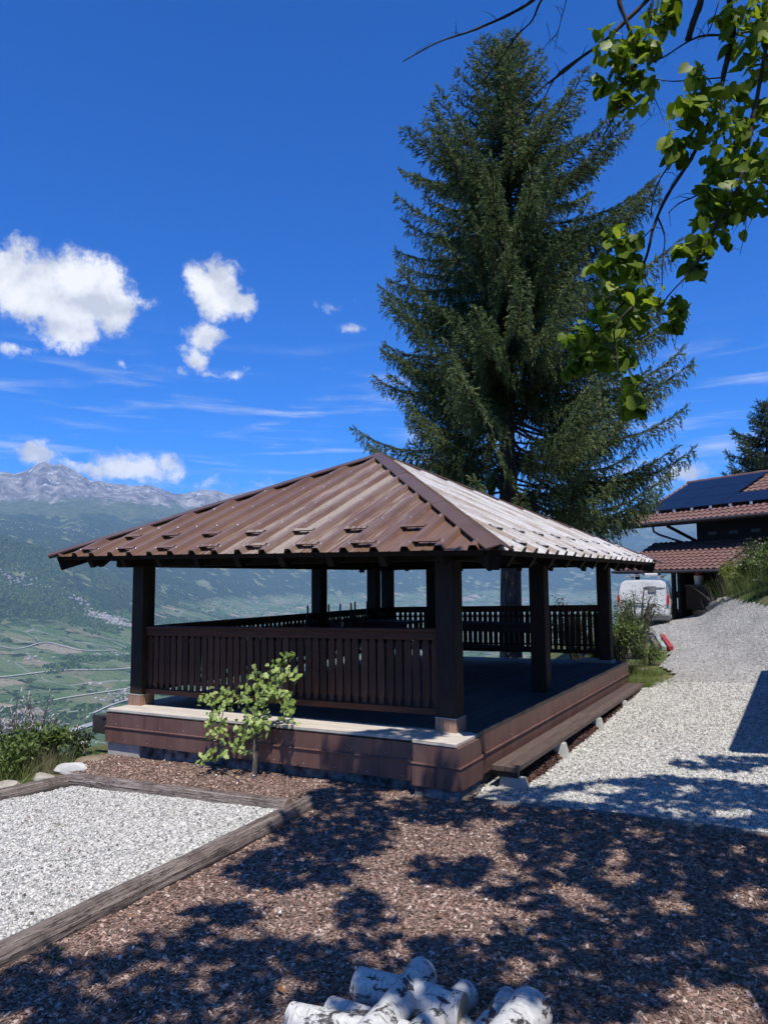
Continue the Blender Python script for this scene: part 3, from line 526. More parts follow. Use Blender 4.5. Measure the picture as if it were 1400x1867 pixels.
# ---- real stones and chips, scattered with geometry nodes
def src(name, me, m):
    me.materials.append(m); return bpy.data.objects.new(name, me)          # never linked: only a template
def stone_mesh(k):
    bm = bmesh.new(); bmesh.ops.create_icosphere(bm, subdivisions=1, radius=1.)
    rg = random.Random(k); sc_ = (1, rg.uniform(.6, .95), rg.uniform(.45, .75))
    for v in bm.verts:
        v.co *= rg.uniform(.72, 1.12); v.co = Vector((v.co.x * sc_[0], v.co.y * sc_[1], v.co.z * sc_[2]))
    me = bpy.data.meshes.new('stone'); bm.to_mesh(me); bm.free(); return me
def chip_mesh(k):
    rg = random.Random(100 + k); L_ = 1.; wd = rg.uniform(.18, .55); th = rg.uniform(.06, .14); n = 5
    top = []
    for i in range(n):
        s = i / (n - 1); ww = wd * (.35 + .65 * math.sin(math.pi * min(max(s, .12), .9)) ** .6) * rg.uniform(.8, 1.1)
        top.append((s * 2 * L_ - L_, ww, .12 * math.sin(s * 3.1) * rg.uniform(-1, 1)))
    V = []; F = []
    for (x, ww, z) in top:
        V += [(x, -ww, z), (x, ww, z), (x, ww * .9, z - th), (x, -ww * .9, z - th)]
    for i in range(n - 1):
        a_ = 4 * i
        for q in range(4): F.append((a_ + q, a_ + (q + 1) % 4, a_ + 4 + (q + 1) % 4, a_ + 4 + q))
    F += [(0, 3, 2, 1), (4 * n - 4, 4 * n - 3, 4 * n - 2, 4 * n - 1)]
    return pymesh('chip', V, F)
def rndmat(name, stops, rough=.85, nscale=3., amt=.25):
    m, t, b, out = material(name); oi = t.new('ShaderNodeObjectInfo')
    c = t.ramp(oi.outputs['Random'], stops); nn = t.noise(coords(t), nscale, 4)
    c = t.mix(amt, c, t.ramp(nn, [(.3, (.02, .02, .02)), (.7, (.9, .88, .85))]), 'OVERLAY')
    t.l.new(c, b.inputs['Base Color']); b.inputs['Roughness'].default_value = rough; b.inputs['Specular IOR Level'].default_value = .25
    return m
M['stone'] = rndmat('pale_gravel_stone', [(0, (.11, .108, .10)), (.22, (.28, .274, .256)), (.55, (.45, .436, .40)), (1, (.68, .66, .61))])
M['stone2'] = rndmat('grey_gravel_stone', [(0, (.16, .155, .15)), (.5, (.34, .33, .31)), (1, (.54, .52, .49))])
M['chip'] = rndmat('bark_chip', [(0, (.05, .030, .024)), (.25, (.14, .080, .060)), (.55, (.25, .158, .124)), (.87, (.37, .262, .215)), (1, (.56, .45, .385))])
M['fibre'] = rndmat('dark_red_bark_fibre', [(0, (.02, .010, .008)), (.5, (.06, .026, .02)), (1, (.12, .05, .036))])
STONES = [src('stone_template', stone_mesh(k), M['stone']) for k in range(4)]
STONES2 = [src('grey_stone_template', stone_mesh(k + 9), M['stone2']) for k in range(3)]
CHIPS = [src('chip_template', chip_mesh(k), M['chip']) for k in range(5)]
FIBRES = [src('fibre_template', chip_mesh(k + 20), M['fibre']) for k in range(4)]
def gn_scatter(name, base, srcs, density, s0, s1, tilt, seed, lab, lift=0., cat=None):
    ng = bpy.data.node_groups.new(name, 'GeometryNodeTree')
    ng.interface.new_socket('Geometry', in_out='INPUT', socket_type='NodeSocketGeometry'); ng.interface.new_socket('Geometry', in_out='OUTPUT', socket_type='NodeSocketGeometry')
    N = ng.nodes; Lk = ng.links
    gi = N.new('NodeGroupInput'); go = N.new('NodeGroupOutput')
    dp = N.new('GeometryNodeDistributePointsOnFaces'); dp.inputs['Density'].default_value = density; dp.inputs['Seed'].default_value = seed
    Lk.new(gi.outputs[0], dp.inputs['Mesh'])
    jn = N.new('GeometryNodeJoinGeometry')
    for s in srcs:
        ob = N.new('GeometryNodeObjectInfo'); ob.inputs['Object'].default_value = s; ob.inputs['As Instance'].default_value = True
        Lk.new(ob.outputs['Geometry'], jn.inputs[0])
    ip = N.new('GeometryNodeInstanceOnPoints'); ip.inputs['Pick Instance'].default_value = True
    Lk.new(dp.outputs['Points'], ip.inputs['Points']); Lk.new(jn.outputs[0], ip.inputs['Instance'])
    rv = N.new('FunctionNodeRandomValue'); rv.data_type = 'FLOAT_VECTOR'; rv.inputs[0].default_value = (-tilt, -tilt, 0); rv.inputs[1].default_value = (tilt, tilt, 6.283); rv.inputs['Seed'].default_value = seed + 1
    Lk.new(rv.outputs[0], ip.inputs['Rotation'])
    rs = N.new('FunctionNodeRandomValue'); rs.data_type = 'FLOAT'; rs.inputs[2].default_value = 0; rs.inputs[3].default_value = 1; rs.inputs['Seed'].default_value = seed + 2
    pw = N.new('ShaderNodeMath'); pw.operation = 'POWER'; pw.inputs[1].default_value = 1.8; Lk.new(rs.outputs[1], pw.inputs[0])
    ml = N.new('ShaderNodeMath'); ml.operation = 'MULTIPLY_ADD'; ml.inputs[1].default_value = s1 - s0; ml.inputs[2].default_value = s0; Lk.new(pw.outputs[0], ml.inputs[0])
    Lk.new(ml.outputs[0], ip.inputs['Scale']); Lk.new(ip.outputs[0], go.inputs[0])
    o = link(name, base.data.copy()); o.location = (0, 0, lift)
    md = o.modifiers.new('scatter', 'NODES'); md.node_group = ng
    tag(o, lab, cat or name.replace('_', ' '), kind='stuff')
    return o
gb = bpy.data.objects['gravel_bed']; gy_ = bpy.data.objects['gravel_yard']; mb = bpy.data.objects['mulch_bed']; rb = bpy.data.objects['gravel_road']
gn_scatter('gravel_stones', gb, STONES, 6500, .006, .018, .6, 1, 'loose pale stones of the log-framed gravel bed', cat='gravel')
gn_scatter('yard_stones', gy_, STONES, 2600, .008, .021, .6, 2, 'loose pale stones of the yard by the bench', cat='gravel')
gn_scatter('drive_stones', rb, STONES2, 300, .012, .03, .5, 3, 'loose grey stones on the drive', cat='gravel')
M['litter'] = rndmat('dry_leaf_litter', [(0, (.10, .05, .025)), (.5, (.30, .14, .05)), (1, (.42, .30, .15))])
LV = [(0, -.5, 0), (.28, -.1, .06), (0, 0, -.02), (-.28, -.1, .06), (.18, .3, .03), (-.18, .3, .03), (0, .6, .10)]; LF = [(0, 1, 2), (0, 2, 3), (1, 4, 2), (2, 5, 3), (2, 4, 6), (2, 6, 5)]
LEAFS = [src('litter_template', pymesh('litter', LV, LF), M['litter']), src('shred_template', pymesh('shred', [(x * .16, y * 1.6, z * .5) for x, y, z in LV], LF), M['litter'])]
gn_scatter('leaf_litter', mb, LEAFS, 9, .02, .055, .5, 21, 'dry fallen leaves and long bark shreds strewn over the mulch', lift=.030, cat='litter')
gn_scatter('stray_stones', mb, STONES, 7, .006, .020, .6, 22, 'stray pale stones lying on the mulch', lift=.030, cat='gravel')
gn_scatter('stray_chips', gy_, CHIPS, 26, .006, .020, .4, 14, 'stray bark chips and litter lying on the yard gravel', lift=.018, cat='litter')
gn_scatter('bed_litter', gb, CHIPS, 34, .005, .016, .4, 15, 'stray bark chips lying on the log-framed gravel bed', lift=.016, cat='litter')
gn_scatter('mulch_chips', mb, CHIPS, 4200, .005, .024, .45, 4, 'loose brown bark chips covering the foreground', lift=.004, cat='mulch')

# ================================================================== THE PAVILION
S = 1.12
W, D, PB, PP = 5.047, 7.155, .249, .224
TX = .0221
def zd(x, y=0): return TX * x + .0015 * y
def tilt(v): return Vector((v[0], v[1], v[2] + zd(v[0], v[1])))
pav = empty('pavilion', (-2.5, 3.5, -.5)); PO = Vector((-2.5, 3.5, -.5))
tag(pav, 'open wooden pavilion with brown ribbed metal hip roof on a raised deck', 'pavilion')
def part(name, me, m, parent=None, loc=(0, 0, 0), rot=None):
    """mesh in world coordinates (or at loc), child of the pavilion or of one of its parts"""
    o = bpy.data.objects.new(name, me); COL.objects.link(o)
    if not me.materials: me.materials.append(m)
    p = parent or pav; o.parent = p
    base = PO if p is pav else Vector((0, 0, 0))
    o.location = Vector(loc) - base
    if rot: o.rotation_euler = rot
    return o
# deck boards (run front to back), roof shade put into their dark colour
DX0, DX1, DY0, DY1 = -5.055, .185, -.338, 7.32
nb = 37; bw = (DX1 - DX0) / nb
for k in range(nb):
    x0 = DX0 + k * bw
    part('deck_board', bm_box(x0 + .002, x0 + bw - .002, .132, DY1, -.034, 0, .003, tilt, 'deck_board'), M['deck_shade'])
for k in range(4):  # pale boards only where sun reaches under the eave, lit strip painted in
    y0 = DY0 + k * .1175
    for x0, x1 in ((DX0, -2.4 + .5 * (k % 2)), (-2.4 + .5 * (k % 2), .115)): part('sunlit_strip_board', bm_box(x0 + .0015, x1 - .0015, y0 + .0015, y0 + .116, -.034, .001, .003, tilt, 'sunlit_strip_board'), M['deck'])
part('deck_trim', bm_box(DX1 + .002, DX1 + .020, .10, DY1, -.05, .012, .002, tilt), M['darkmetal'])
part('deck_trim', bm_box(DX0, -.285, DY0 - .012, DY0 - .008, -.05, -.036, 0, tilt), M['darkmetal'])
# fascia
m, t, b, out = material('copper_brown_fascia_sheet')
ob = coords(t, 'World'); n1 = t.noise(t.mapping(ob, (1.6, 1.6, .5)), 3.0, 6, .6); n2 = t.noise(ob, 1.3, 5)
c = t.ramp(n1, [(.25, (.115, .056, .046)), (.5, (.165, .085, .068)), (.78, (.22, .125, .102))]); c = t.mix(t.math('MULTIPLY', t.step(n2, .4, .7), .45), c, (.125, .085, .072))
drp = t.noise(t.mapping(ob, (9, 9, .5)), 2.0, 5, .6); c = t.mix(t.math('MULTIPLY', t.step(drp, .54, .72), .6), c, (.05, .032, .03))
t.l.new(c, b.inputs['Base Color']); b.inputs['Roughness'].default_value = .48; b.inputs['Metallic'].default_value = .15; b.inputs['Specular IOR Level'].default_value = .4
bp = t.new('ShaderNodeBump'); bp.inputs['Strength'].default_value = .08; bp.inputs['Distance'].default_value = .02; t.l.new(n2, bp.inputs['Height']); t.l.new(bp.outputs[0], b.inputs['Normal'])
M['fascia'] = m
FT, FM, FB = -.040, -.232, -.428
def fascia_run(ax, fixed, a0, a1, n, out_, seam=.0015):
    """panels along x (ax=0) or y (ax=1); out_ = outward direction sign"""
    st = (a1 - a0) / n
    for k in range(n):
        p, q = a0 + k * st + seam, a0 + (k + 1) * st - seam
        for (z0, z1, of) in ((FM, FT, 0.), (FB, FM - .004, .012)):
            f0, f1 = sorted((fixed + out_ * of, fixed + out_ * (of - .004)))
            bx = (p, q, f0, f1, z0, z1) if ax == 0 else (f0, f1, p, q, z0, z1)
            part('fascia_panel', bm_box(*bx, 0.001, tilt), M['fascia'])
        f0, f1 = sorted((fixed + out_ * .001, fixed + out_ * .026))
        bx = (p, q, f0, f1, FM - .006, FM + .012) if ax == 0 else (f0, f1, p, q, FM - .006, FM + .012)
        part('drip_lip', bm_box(*bx, .004, tilt), M['fascia'])
fascia_run(0, DY0 - .012, DX0 - .004, -.286, 4, -1)
fascia_run(1, DX1 + .024, .112, DY1, 13, 1)
fascia_run(1, DX0 - .006, DY0 - .006, DY1, 6, -1)
# corner block that stands proud at the near corner
BX0, BX1, BY0, BY1 = -.285, .232, -.445, .108
blk = part('corner_block', bm_box(BX0, BX1, BY0, BY1, FM, -.034, .003, None), M['fascia'])
part('block_face', bm_box(BX0 - .010, BX1 + .010, BY0 - .010, BY1 + .003, FB - .020, FM - .004, .003), M['fascia'], blk)
part('drip_lip', bm_box(BX0 - .018, BX1 + .018, BY0 - .018, BY1 + .004, FM - .006, FM + .012, .004), M['fascia'], blk)
part('block_cap', bm_box(BX0 - .004, BX1 - .03, BY0 - .006, BY1, -.032, .0035, .004), M['deck'], blk)
part('block_foot', bm_box(BX0 + .01, BX1 - .012, BY0 + .012, BY1, -.62, FB - .022, .004), M['olddark'], blk)
# screw heads of the fascia
V = []; F = []
def add_disc(c, n, r):
    n = Vector(n); a = n.orthogonal().normalized(); b_ = n.cross(a); k = len(V)
    for s in range(6): V.append(Vector(c) + a * (r * math.cos(s * 1.047)) + b_ * (r * math.sin(s * 1.047)) + n * .0)
    V.append(Vector(c) + n * .004)
    for s in range(6): F.append((k + s, k + (s + 1) % 6, k + 6))
for x in np.arange(DX0 + .2, -.4, .42):
    add_disc(tilt((x, DY0 - .014, FM + .05)), (0, -1, 0), .006); add_disc(tilt((x + .2, DY0 - .026, FB + .04)), (0, -1, 0), .006)
for y in np.arange(.3, DY1, .38):
    add_disc(tilt((DX1 + .026, y, FM + .05)), (1, 0, 0), .006)
o = part('fascia_screws', pymesh('screws', V, F), M['screw']); o['kind'] = 'stuff'
# concrete plinth below
part('plinth', bm_box(DX0 + .03, DX1 - .05, DY0 + .07, DY1 - .05, -1.6, -.44, .0, lambda v: Vector((v.x, v.y, v.z + (zd(v.x) if v.z > -1 else 0)))), M['olddark'])
part('plinth_corner', bm_box(DX0 - .0, DX0 + .62, DY0 + .02, DY0 + .3, -1.3, -.432, .01, lambda v: Vector((v.x, v.y, v.z + (zd(v.x) if v.z > -1 else 0)))), M['concrete'])
# beam end with metal flap sticking out at the left front corner
bo = part('floor_beam', bm_box(DX0 - .22, DX0 - .012, -.18, -.04, -.52, -.30, .004), M['basewood'])
part('metal_flap', bm_box(DX0 - .42, DX0 - .08, -.245, -.235, -.485, -.24, .002), M['darkmetal'], bo)
part('flap_hood', bm_box(DX0 - .20, DX0 - .012, -.26, -.10, -.26, -.225, .003), M['darkmetal'], bo)
# posts
def post(x, y, h=1.83, base=True):
    z = zd(x, y); s = PP / 2
    me = bpy.data.meshes.get('post_mesh') or bm_box(-s, s, -s, s, 0, h + .12, .008, None, 'post_mesh')
    p = part('post', me, M['post'], None, (x, y, z))
    if base:
        me2 = bpy.data.meshes.get('post_base_mesh')
        if not me2:
            hb = PB / 2; bx = []
            for q in range(5):
                a_ = -hb + q * PB / 5; bx.append((a_ + .002, a_ + PB / 5 - .002, -hb, -hb + .018, .0, .145)); bx.append((-hb, -hb + .018, a_ + .02, a_ + PB / 5 - .002, 0, .145)) if q else None
                bx.append((hb - .018, hb, a_ + .002, a_ + PB / 5 - .002, 0, .145)); bx.append((a_ + .002, a_ + PB / 5 - .002, hb - .018, hb, 0, .145))
            me2 = multi_box([q for q in bx if q], 'post_base_mesh'); me2.materials.append(M['basewood'])
        bb = part('base_cladding', me2, M['basewood'], p, (0, 0, 0))
        me3 = bpy.data.meshes.get('post_collar_mesh') or bm_box(-PB / 2 - .003, PB / 2 + .003, -PB / 2 - .003, PB / 2 + .003, .1455, .153, .001, None, 'post_collar_mesh')
        part('base_collar', me3, M['concrete'], p)
    return p
hp = PB / 2
POSTS = [(-hp, hp), (-W + hp, hp), (-hp, D - hp), (-W + hp, D - hp), (-hp, 3.046 + hp), (-W + hp, 4.40), (-3.78, D - hp), (-W + hp + .05, 6.35)]
for k, (x, y) in enumerate(POSTS): post(x, y, base=k < 2)
part('sill_block', bm_box(-.62, .02, D - .32, D + .02, zd(-.3) + .001, zd(-.3) + .065, .006), M['deck'])
# header beams
for bx in ((-W - .35, .35, hp - .08, hp + .08), (-W - .35, .35, D - hp - .08, D - hp + .08)): part('header_beam', bm_box(*bx, 1.815, 2.02, .006), M['beam'])
for bx in ((-hp - .078, -hp + .078, -.30, D + .18), (-W + hp - .078, -W + hp + .078, -.30, D + .18)): part('header_beam', bm_box(*bx, 1.812, 2.015, .006), M['beam'])
for y in (2.4, 4.8): part('tie_beam', bm_box(-W + .2, -.2, y - .06, y + .06, 1.88, 2.04, .006), M['beam'])
part('king_post', bm_box(-2.95, -2.80, 3.2, 3.35, 1.9, 3.45, .006), M['beam'])
# ---- railings
slat_out = [(0, .032), (.085, .032), (.105, .043), (.70, .043), (.72, .032), (.815, .032)]
V = [(-w_, -.011, z) for z, w_ in slat_out] + [(w_, -.011, z) for z, w_ in slat_out]; n_ = len(slat_out)
V += [(x, .011, z) for x, y, z in V]; F = []
for i in range(n_ - 1):
    F += [(i, i + n_, i + n_ + 1, i + 1), (2 * n_ + i, 2 * n_ + i + 1, 3 * n_ + i + 1, 3 * n_ + i), (i, i + 1, 2 * n_ + i + 1, 2 * n_ + i), (n_ + i, 3 * n_ + i, 3 * n_ + i + 1, n_ + i + 1)]
F += [(0, 2 * n_, 3 * n_, n_), (n_ - 1, 2 * n_ - 1, 4 * n_ - 1, 3 * n_ - 1)]
SLAT = pymesh('baluster_mesh', V, F); SLAT.materials.append(M['slat'])
def railing(name, ax, fixed, a0, a1, inner, step=.113):
    bx = lambda p, q, f0, f1, z0, z1: (p, q, fixed + f0, fixed + f1, z0, z1) if ax == 0 else (fixed + f0, fixed + f1, p, q, z0, z1)
    mid_ = (a0 + a1) / 2
    mid_p = (mid_, fixed) if ax == 0 else (fixed, mid_)
    top = part('top_rail', bm_box(*bx(a0, a1, -.065, .065, 1.045, 1.086), .006, tilt), M['rail'])
    part('top_board', bm_box(*bx(a0, a1, -.042, -.012, .960, 1.044), .004, tilt), M['rail'], top)
    part('bottom_rail', bm_box(*bx(a0, a1, -.045, .03, .158, .228), .005, tilt), M['rail'])
    for z in (.30, .86): part('cross_batten', bm_box(*bx(a0, a1, inner * .0125, inner * .034, z, z + .035), .002, tilt) if inner > 0 else bm_box(*bx(a0, a1, -.034, -.0125, z, z + .035), .002, tilt), M['slat'])
    n = int((a1 - a0) / step); st = (a1 - a0) / n
    for k in range(n):
        p = a0 + (k + .5) * st
        xy = (p, fixed) if ax == 0 else (fixed, p)
        part('baluster', SLAT, M['slat'], None, (xy[0], xy[1], .215 + zd(*xy)), (random.gauss(0, .004), random.gauss(0, .006), (0 if ax == 0 else math.pi / 2) + random.gauss(0, .03)))
railing('front', 0, .125, -W + PB - .01, -PB + .01, 1)
railing('left', 1, -W + hp, PB - .01, 4.28, 1); railing('left2', 1, -W + hp, 4.52, D - PB, 1)
railing('back', 0, D - hp, -W + PB, -3.90, -1); railing('back2', 0, D - hp, -3.66, -PB + .01, -1)

# ---- roof
def roofmat(name, stretch, wk=1.):
    m, t, b, out = material(name); ob = coords(t, 'World'); oi = t.new('ShaderNodeObjectInfo')
    oc = t.new('ShaderNodeSeparateColor'); t.l.new(oi.outputs['Color'], oc.inputs[0])
    st = t.noise(t.mapping(ob, stretch), 2.0, 7, .68); n2 = t.noise(ob, 1.1, 5, .6); n3 = t.noise(ob, 30, 4, .6)
    c = t.ramp(n2, [(.3, (.125, .066, .040)), (.7, (.185, .108, .068))])
    wm = t.math('MULTIPLY', t.step(t.math('ADD', st, t.math('MULTIPLY', t.math('SUBTRACT', oc.outputs[0], .5), .55)), .50, .62), t.math('MULTIPLY', wk, t.math('ADD', .2, t.math('MULTIPLY', oc.outputs[0], .7))))
    c = t.mix(wm, c, t.ramp(n3, [(.3, (.27, .215, .175)), (.7, (.42, .36, .30))]))
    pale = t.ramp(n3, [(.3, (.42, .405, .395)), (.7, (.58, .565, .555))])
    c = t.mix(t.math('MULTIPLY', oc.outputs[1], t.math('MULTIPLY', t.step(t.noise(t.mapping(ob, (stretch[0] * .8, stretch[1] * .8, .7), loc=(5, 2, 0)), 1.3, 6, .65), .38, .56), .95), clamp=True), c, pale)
    t.l.new(c, b.inputs['Base Color']); b.inputs['Roughness'].default_value = .42; b.inputs['Specular IOR Level'].default_value = .5
    t.l.new(t.math('ADD', .34, t.math('MULTIPLY', wm, .3)), b.inputs['Roughness'])
    return m
M['roofY'] = roofmat('painted_roof_sheet_streaked', (13, .7, .7)); M['ribY'] = roofmat('painted_roof_rib', (13, .7, .7), .3); M['ribX'] = roofmat('pale_roof_rib', (.7, 13, .7), .7); M['roofX'] = roofmat('pale_roof_sheet_streaked', (.7, 13, .7))
M['ridge'] = simple('brown_ridge_sheet', [(.085, .050, .038), (.12, .075, .058)], 2, .42, spec=.5, rnd=.06)
def rz(x, y): return 1.9038 - .0118 * x - .0006 * y
L_, R_, F_, B_ = -5.944, .754, -.629, 7.54
AP = Vector((-2.874, 3.289, 3.679))
cn = {k: Vector((x, y, rz(x, y))) for k, x, y in (('fl', L_, F_), ('fr', R_, F_), ('br', R_, B_), ('bl', L_, B_))}
FACES = [('front', 'fl', 'fr'), ('right', 'fr', 'br'), ('back', 'br', 'bl'), ('left', 'bl', 'fl')]
PITCH = .372; RIBH = .052
screwsV = []; screwsF = []
for fi, (fname, ka, kb) in enumerate(FACES):
    E0, E1 = cn[ka], cn[kb]; eu = (E1 - E0); LEN = eu.length; eu = eu / LEN
    nrm = eu.cross(AP - E0).normalized(); ev = nrm.cross(eu)
    ua = (AP - E0).dot(eu); va = (AP - E0).dot(ev)
    vmax = lambda u: max(0., min(u / ua, (LEN - u) / (LEN - ua)) * va)
    P3 = lambda u, v, h: E0 + eu * u + ev * v + nrm * h
    n = int(math.ceil(LEN / PITCH)); off = (LEN - n * PITCH) / 2
    mt = M['roofY'] if fi % 2 == 0 else M['roofX']
    for k in range(n):
        u0 = off + k * PITCH
        prof = [(0, 0), (.118, 0), (.122, .006), (.132, .006), (.136, 0), (.248, 0), (.276, RIBH), (.344, RIBH), (.372, 0)]
        prof = [(min(max(u0 + a_, .0), LEN), h) for a_, h in prof]
        if u0 < ua < u0 + PITCH:
            for q in range(len(prof) - 1):
                if prof[q][0] < ua < prof[q + 1][0]:
                    s = (ua - prof[q][0]) / (prof[q + 1][0] - prof[q][0]); prof.insert(q + 1, (ua, prof[q][1] * (1 - s) + prof[q + 1][1] * s)); break
        V = []; F = []; sag = random.uniform(-.003, .003); lo = -.012 + random.uniform(-.006, .006)
        m_ = len(prof)
        for (u, h) in prof:
            vm = max(vmax(u), .002)
            V += [P3(u, lo, h + sag), P3(u, vm, h), P3(u, lo, h + sag - .004), P3(u, vm, h - .004)]
        for q in range(m_ - 1):
            a_ = 4 * q; b2 = a_ + 4
            F += [(a_, b2, b2 + 1, a_ + 1), (a_ + 2, a_ + 3, b2 + 3, b2 + 2), (a_, a_ + 2, b2 + 2, b2)]
        me = pymesh('roof_sheet', V, F); me.materials.append(mt); me.materials.append(M['ribY'] if fi % 2 == 0 else M['ribX'])
        for q in range(m_ - 1):
            if max(prof[q][1], prof[q + 1][1]) > .01:
                for w_ in range(3): me.polygons[3 * q + w_].material_index = 1
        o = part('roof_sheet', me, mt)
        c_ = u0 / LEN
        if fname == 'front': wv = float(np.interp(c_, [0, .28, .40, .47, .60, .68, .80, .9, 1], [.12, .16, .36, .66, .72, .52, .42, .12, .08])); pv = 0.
        elif fname == 'right': wv = .9; pv = .95  # right face set much paler than the front, in streaks
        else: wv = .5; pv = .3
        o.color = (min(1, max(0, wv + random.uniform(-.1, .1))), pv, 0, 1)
        # screw heads on the ribs
        ur = u0 + .31
        for vv in np.arange(.12, vmax(min(max(ur, 0), LEN)) - .1, .78):
            k0 = len(screwsV); cc = P3(ur, vv, RIBH + .0)
            for s in range(6): screwsV.append(cc + eu * (.009 * math.cos(s * 1.047)) + ev * (.009 * math.sin(s * 1.047)))
            screwsV.append(cc + nrm * .012)
            for s in range(6): screwsF.append((k0 + s, k0 + (s + 1) % 6, k0 + 6))
        # snow guards: bent plates bridging the pan between two ribs, two staggered rows
        for row, vv in ((0, .10), (1, .56)):
            if (k + row) % 2: continue
            ug = u0 + .124 if k else None
            if ug is None: continue
            if vmax(ug - .16) < vv + .12 or vmax(ug + .16) < vv + .12: continue
            hw = .150
            V2 = []
            for (du, dv, h) in ((-hw, .0, RIBH + .006), (hw, .0, RIBH + .006), (hw * .93, .055, RIBH + .014), (-hw * .93, .055, RIBH + .014), (hw * .86, .10, RIBH * .25), (-hw * .86, .10, RIBH * .25), (-hw, -.012, RIBH - .022), (hw, -.012, RIBH - .022)):
                V2.append(P3(ug + du, vv + dv, h))
            V2 += [p - nrm * .005 for p in V2]
            F2 = [(0, 1, 2, 3), (3, 2, 4, 5)]; F2 += [tuple(8 + i for i in reversed(q)) for q in F2]
            F2 += [(0, 8, 9, 1)]
            sg = part('snow_guard', pymesh('snow_guard', V2, F2), mt)
            sg.color = o.color
    # sheathing under the sheets, rafters
    q = [P3(.10, .06, -.012), P3(LEN - .10, .06, -.012), P3(ua, va - .03, -.012)]; q += [p - nrm * .02 for p in q]
    part('roof_sheathing', pymesh('sheathing', q, [(0, 1, 2), (3, 5, 4), (0, 3, 4, 1), (1, 4, 5, 2), (2, 5, 3, 0)]), M['beam'])
    nr = int(LEN / .66)
    for k in range(1, nr):
        u = LEN * k / nr; vm = vmax(u) - .12
        if vm < .35: continue
        w_ = .04; v0 = .05; V2 = []
        for (du, v, h) in ((-w_, v0, -.034), (w_, v0, -.034), (w_, vm, -.034), (-w_, vm, -.034), (-w_, v0 + .03, -.21), (w_, v0 + .03, -.21), (w_, vm, -.21), (-w_, vm, -.21)): V2.append(P3(u + du, v, h))
        part('rafter', pymesh('rafter', V2, [(0, 1, 2, 3), (4, 7, 6, 5), (0, 4, 5, 1), (1, 5, 6, 2), (2, 6, 7, 3), (3, 7, 4, 0)]), M['beam'])
    part('eave_batten', pymesh('eave_batten', [P3(u, v, h) for u in (.16, LEN - .16) for v, h in ((.03, -.013), (.03, -.075), (.052, -.075), (.052, -.013))], [(0, 1, 5, 4), (1, 2, 6, 5), (2, 3, 7, 6), (3, 0, 4, 7), (0, 3, 2, 1), (4, 5, 6, 7)]), M['beam'])
o = part('roof_screws', pymesh('roof_screws', screwsV, screwsF), M['screw']); o['kind'] = 'stuff'
# hips: folded caps and hip rafters
fn = {}
for (fname, ka, kb) in FACES: fn[fname] = (cn[kb] - cn[ka]).cross(AP - cn[ka]).normalized()
HIPS = [('fr', 'front', 'right'), ('br', 'right', 'back'), ('bl', 'back', 'left'), ('fl', 'left', 'front')]
for (k, fa, fb) in HIPS:
    c0 = cn[k]; d = (AP - c0); LH = d.length; d = d / LH; na, nb_ = fn[fa], fn[fb]
    ia = na.cross(d); ib = nb_.cross(d)
    ia = ia if ia.dot((cn['fl'] + cn['fr']) / 2 - c0 if fa == 'front' else Vector((0, 0, 0)) ) >= 0 else -ia
    # inward directions on each face: away from the hip, inside the face
    cent = {'front': (cn['fl'] + cn['fr'] + AP) / 3, 'right': (cn['fr'] + cn['br'] + AP) / 3, 'back': (cn['br'] + cn['bl'] + AP) / 3, 'left': (cn['bl'] + cn['fl'] + AP) / 3}
    ia = na.cross(d); ia = ia if ia.dot(cent[fa] - c0) > 0 else -ia
    ib = nb_.cross(d); ib = ib if ib.dot(cent[fb] - c0) > 0 else -ib
    upn = (na + nb_).normalized(); seg = 3
    for s in range(seg):
        s0, s1 = -.05 + (LH + .05) * s / seg, -.05 + (LH + .05) * (s + 1) / seg + (.05 if s < seg - 1 else .0)
        lift = RIBH + .010 + .004 * s; V2 = []
        for ss in (s0, s1):
            p = c0 + d * ss + upn * lift
            V2 += [p + ia * .150 - na * .004 - upn * .0, p, p + ib * .150 - nb_ * .004, p + ia * .150 - na * .024, p - upn * .006, p + ib * .150 - nb_ * .024]
        part('hip_cap', pymesh('hip_cap', V2, [(0, 1, 7, 6), (1, 2, 8, 7), (3, 9, 10, 4), (4, 10, 11, 5), (0, 6, 9, 3), (2, 5, 11, 8), (0, 3, 4, 1), (1, 4, 5, 2), (6, 7, 10, 9), (7, 8, 11, 10)]), M['ridge'])
    side = d.cross(Vector((0, 0, 1))).normalized() * .06; dn = Vector((0, 0, -1)); V2 = []
    for ss, b2 in ((.06, .12), (LH - .1, .12)):
        p = c0 + d * ss + dn * .03
        V2 += [p - side, p + side, p + side + dn * .21 + d * b2 * .6, p - side + dn * .21 + d * b2 * .6]
    part('hip_rafter', pymesh('hip_rafter', V2, [(0, 1, 2, 3), (4, 7, 6, 5), (0, 4, 5, 1), (1, 5, 6, 2), (2, 6, 7, 3), (3, 7, 4, 0)]), M['beam'])
V2 = [AP + Vector((dx, dy, RIBH + .012)) for dx, dy in ((-.16, -.16), (.16, -.16), (.16, .16), (-.16, .16))]
for p in V2: p.z -= .065
V2.append(AP + Vector((0, 0, RIBH + .030)))
part('apex_cap', pymesh('apex_cap', V2, [(0, 1, 4), (1, 2, 4), (2, 3, 4), (3, 0, 4)]), M['ridge'])

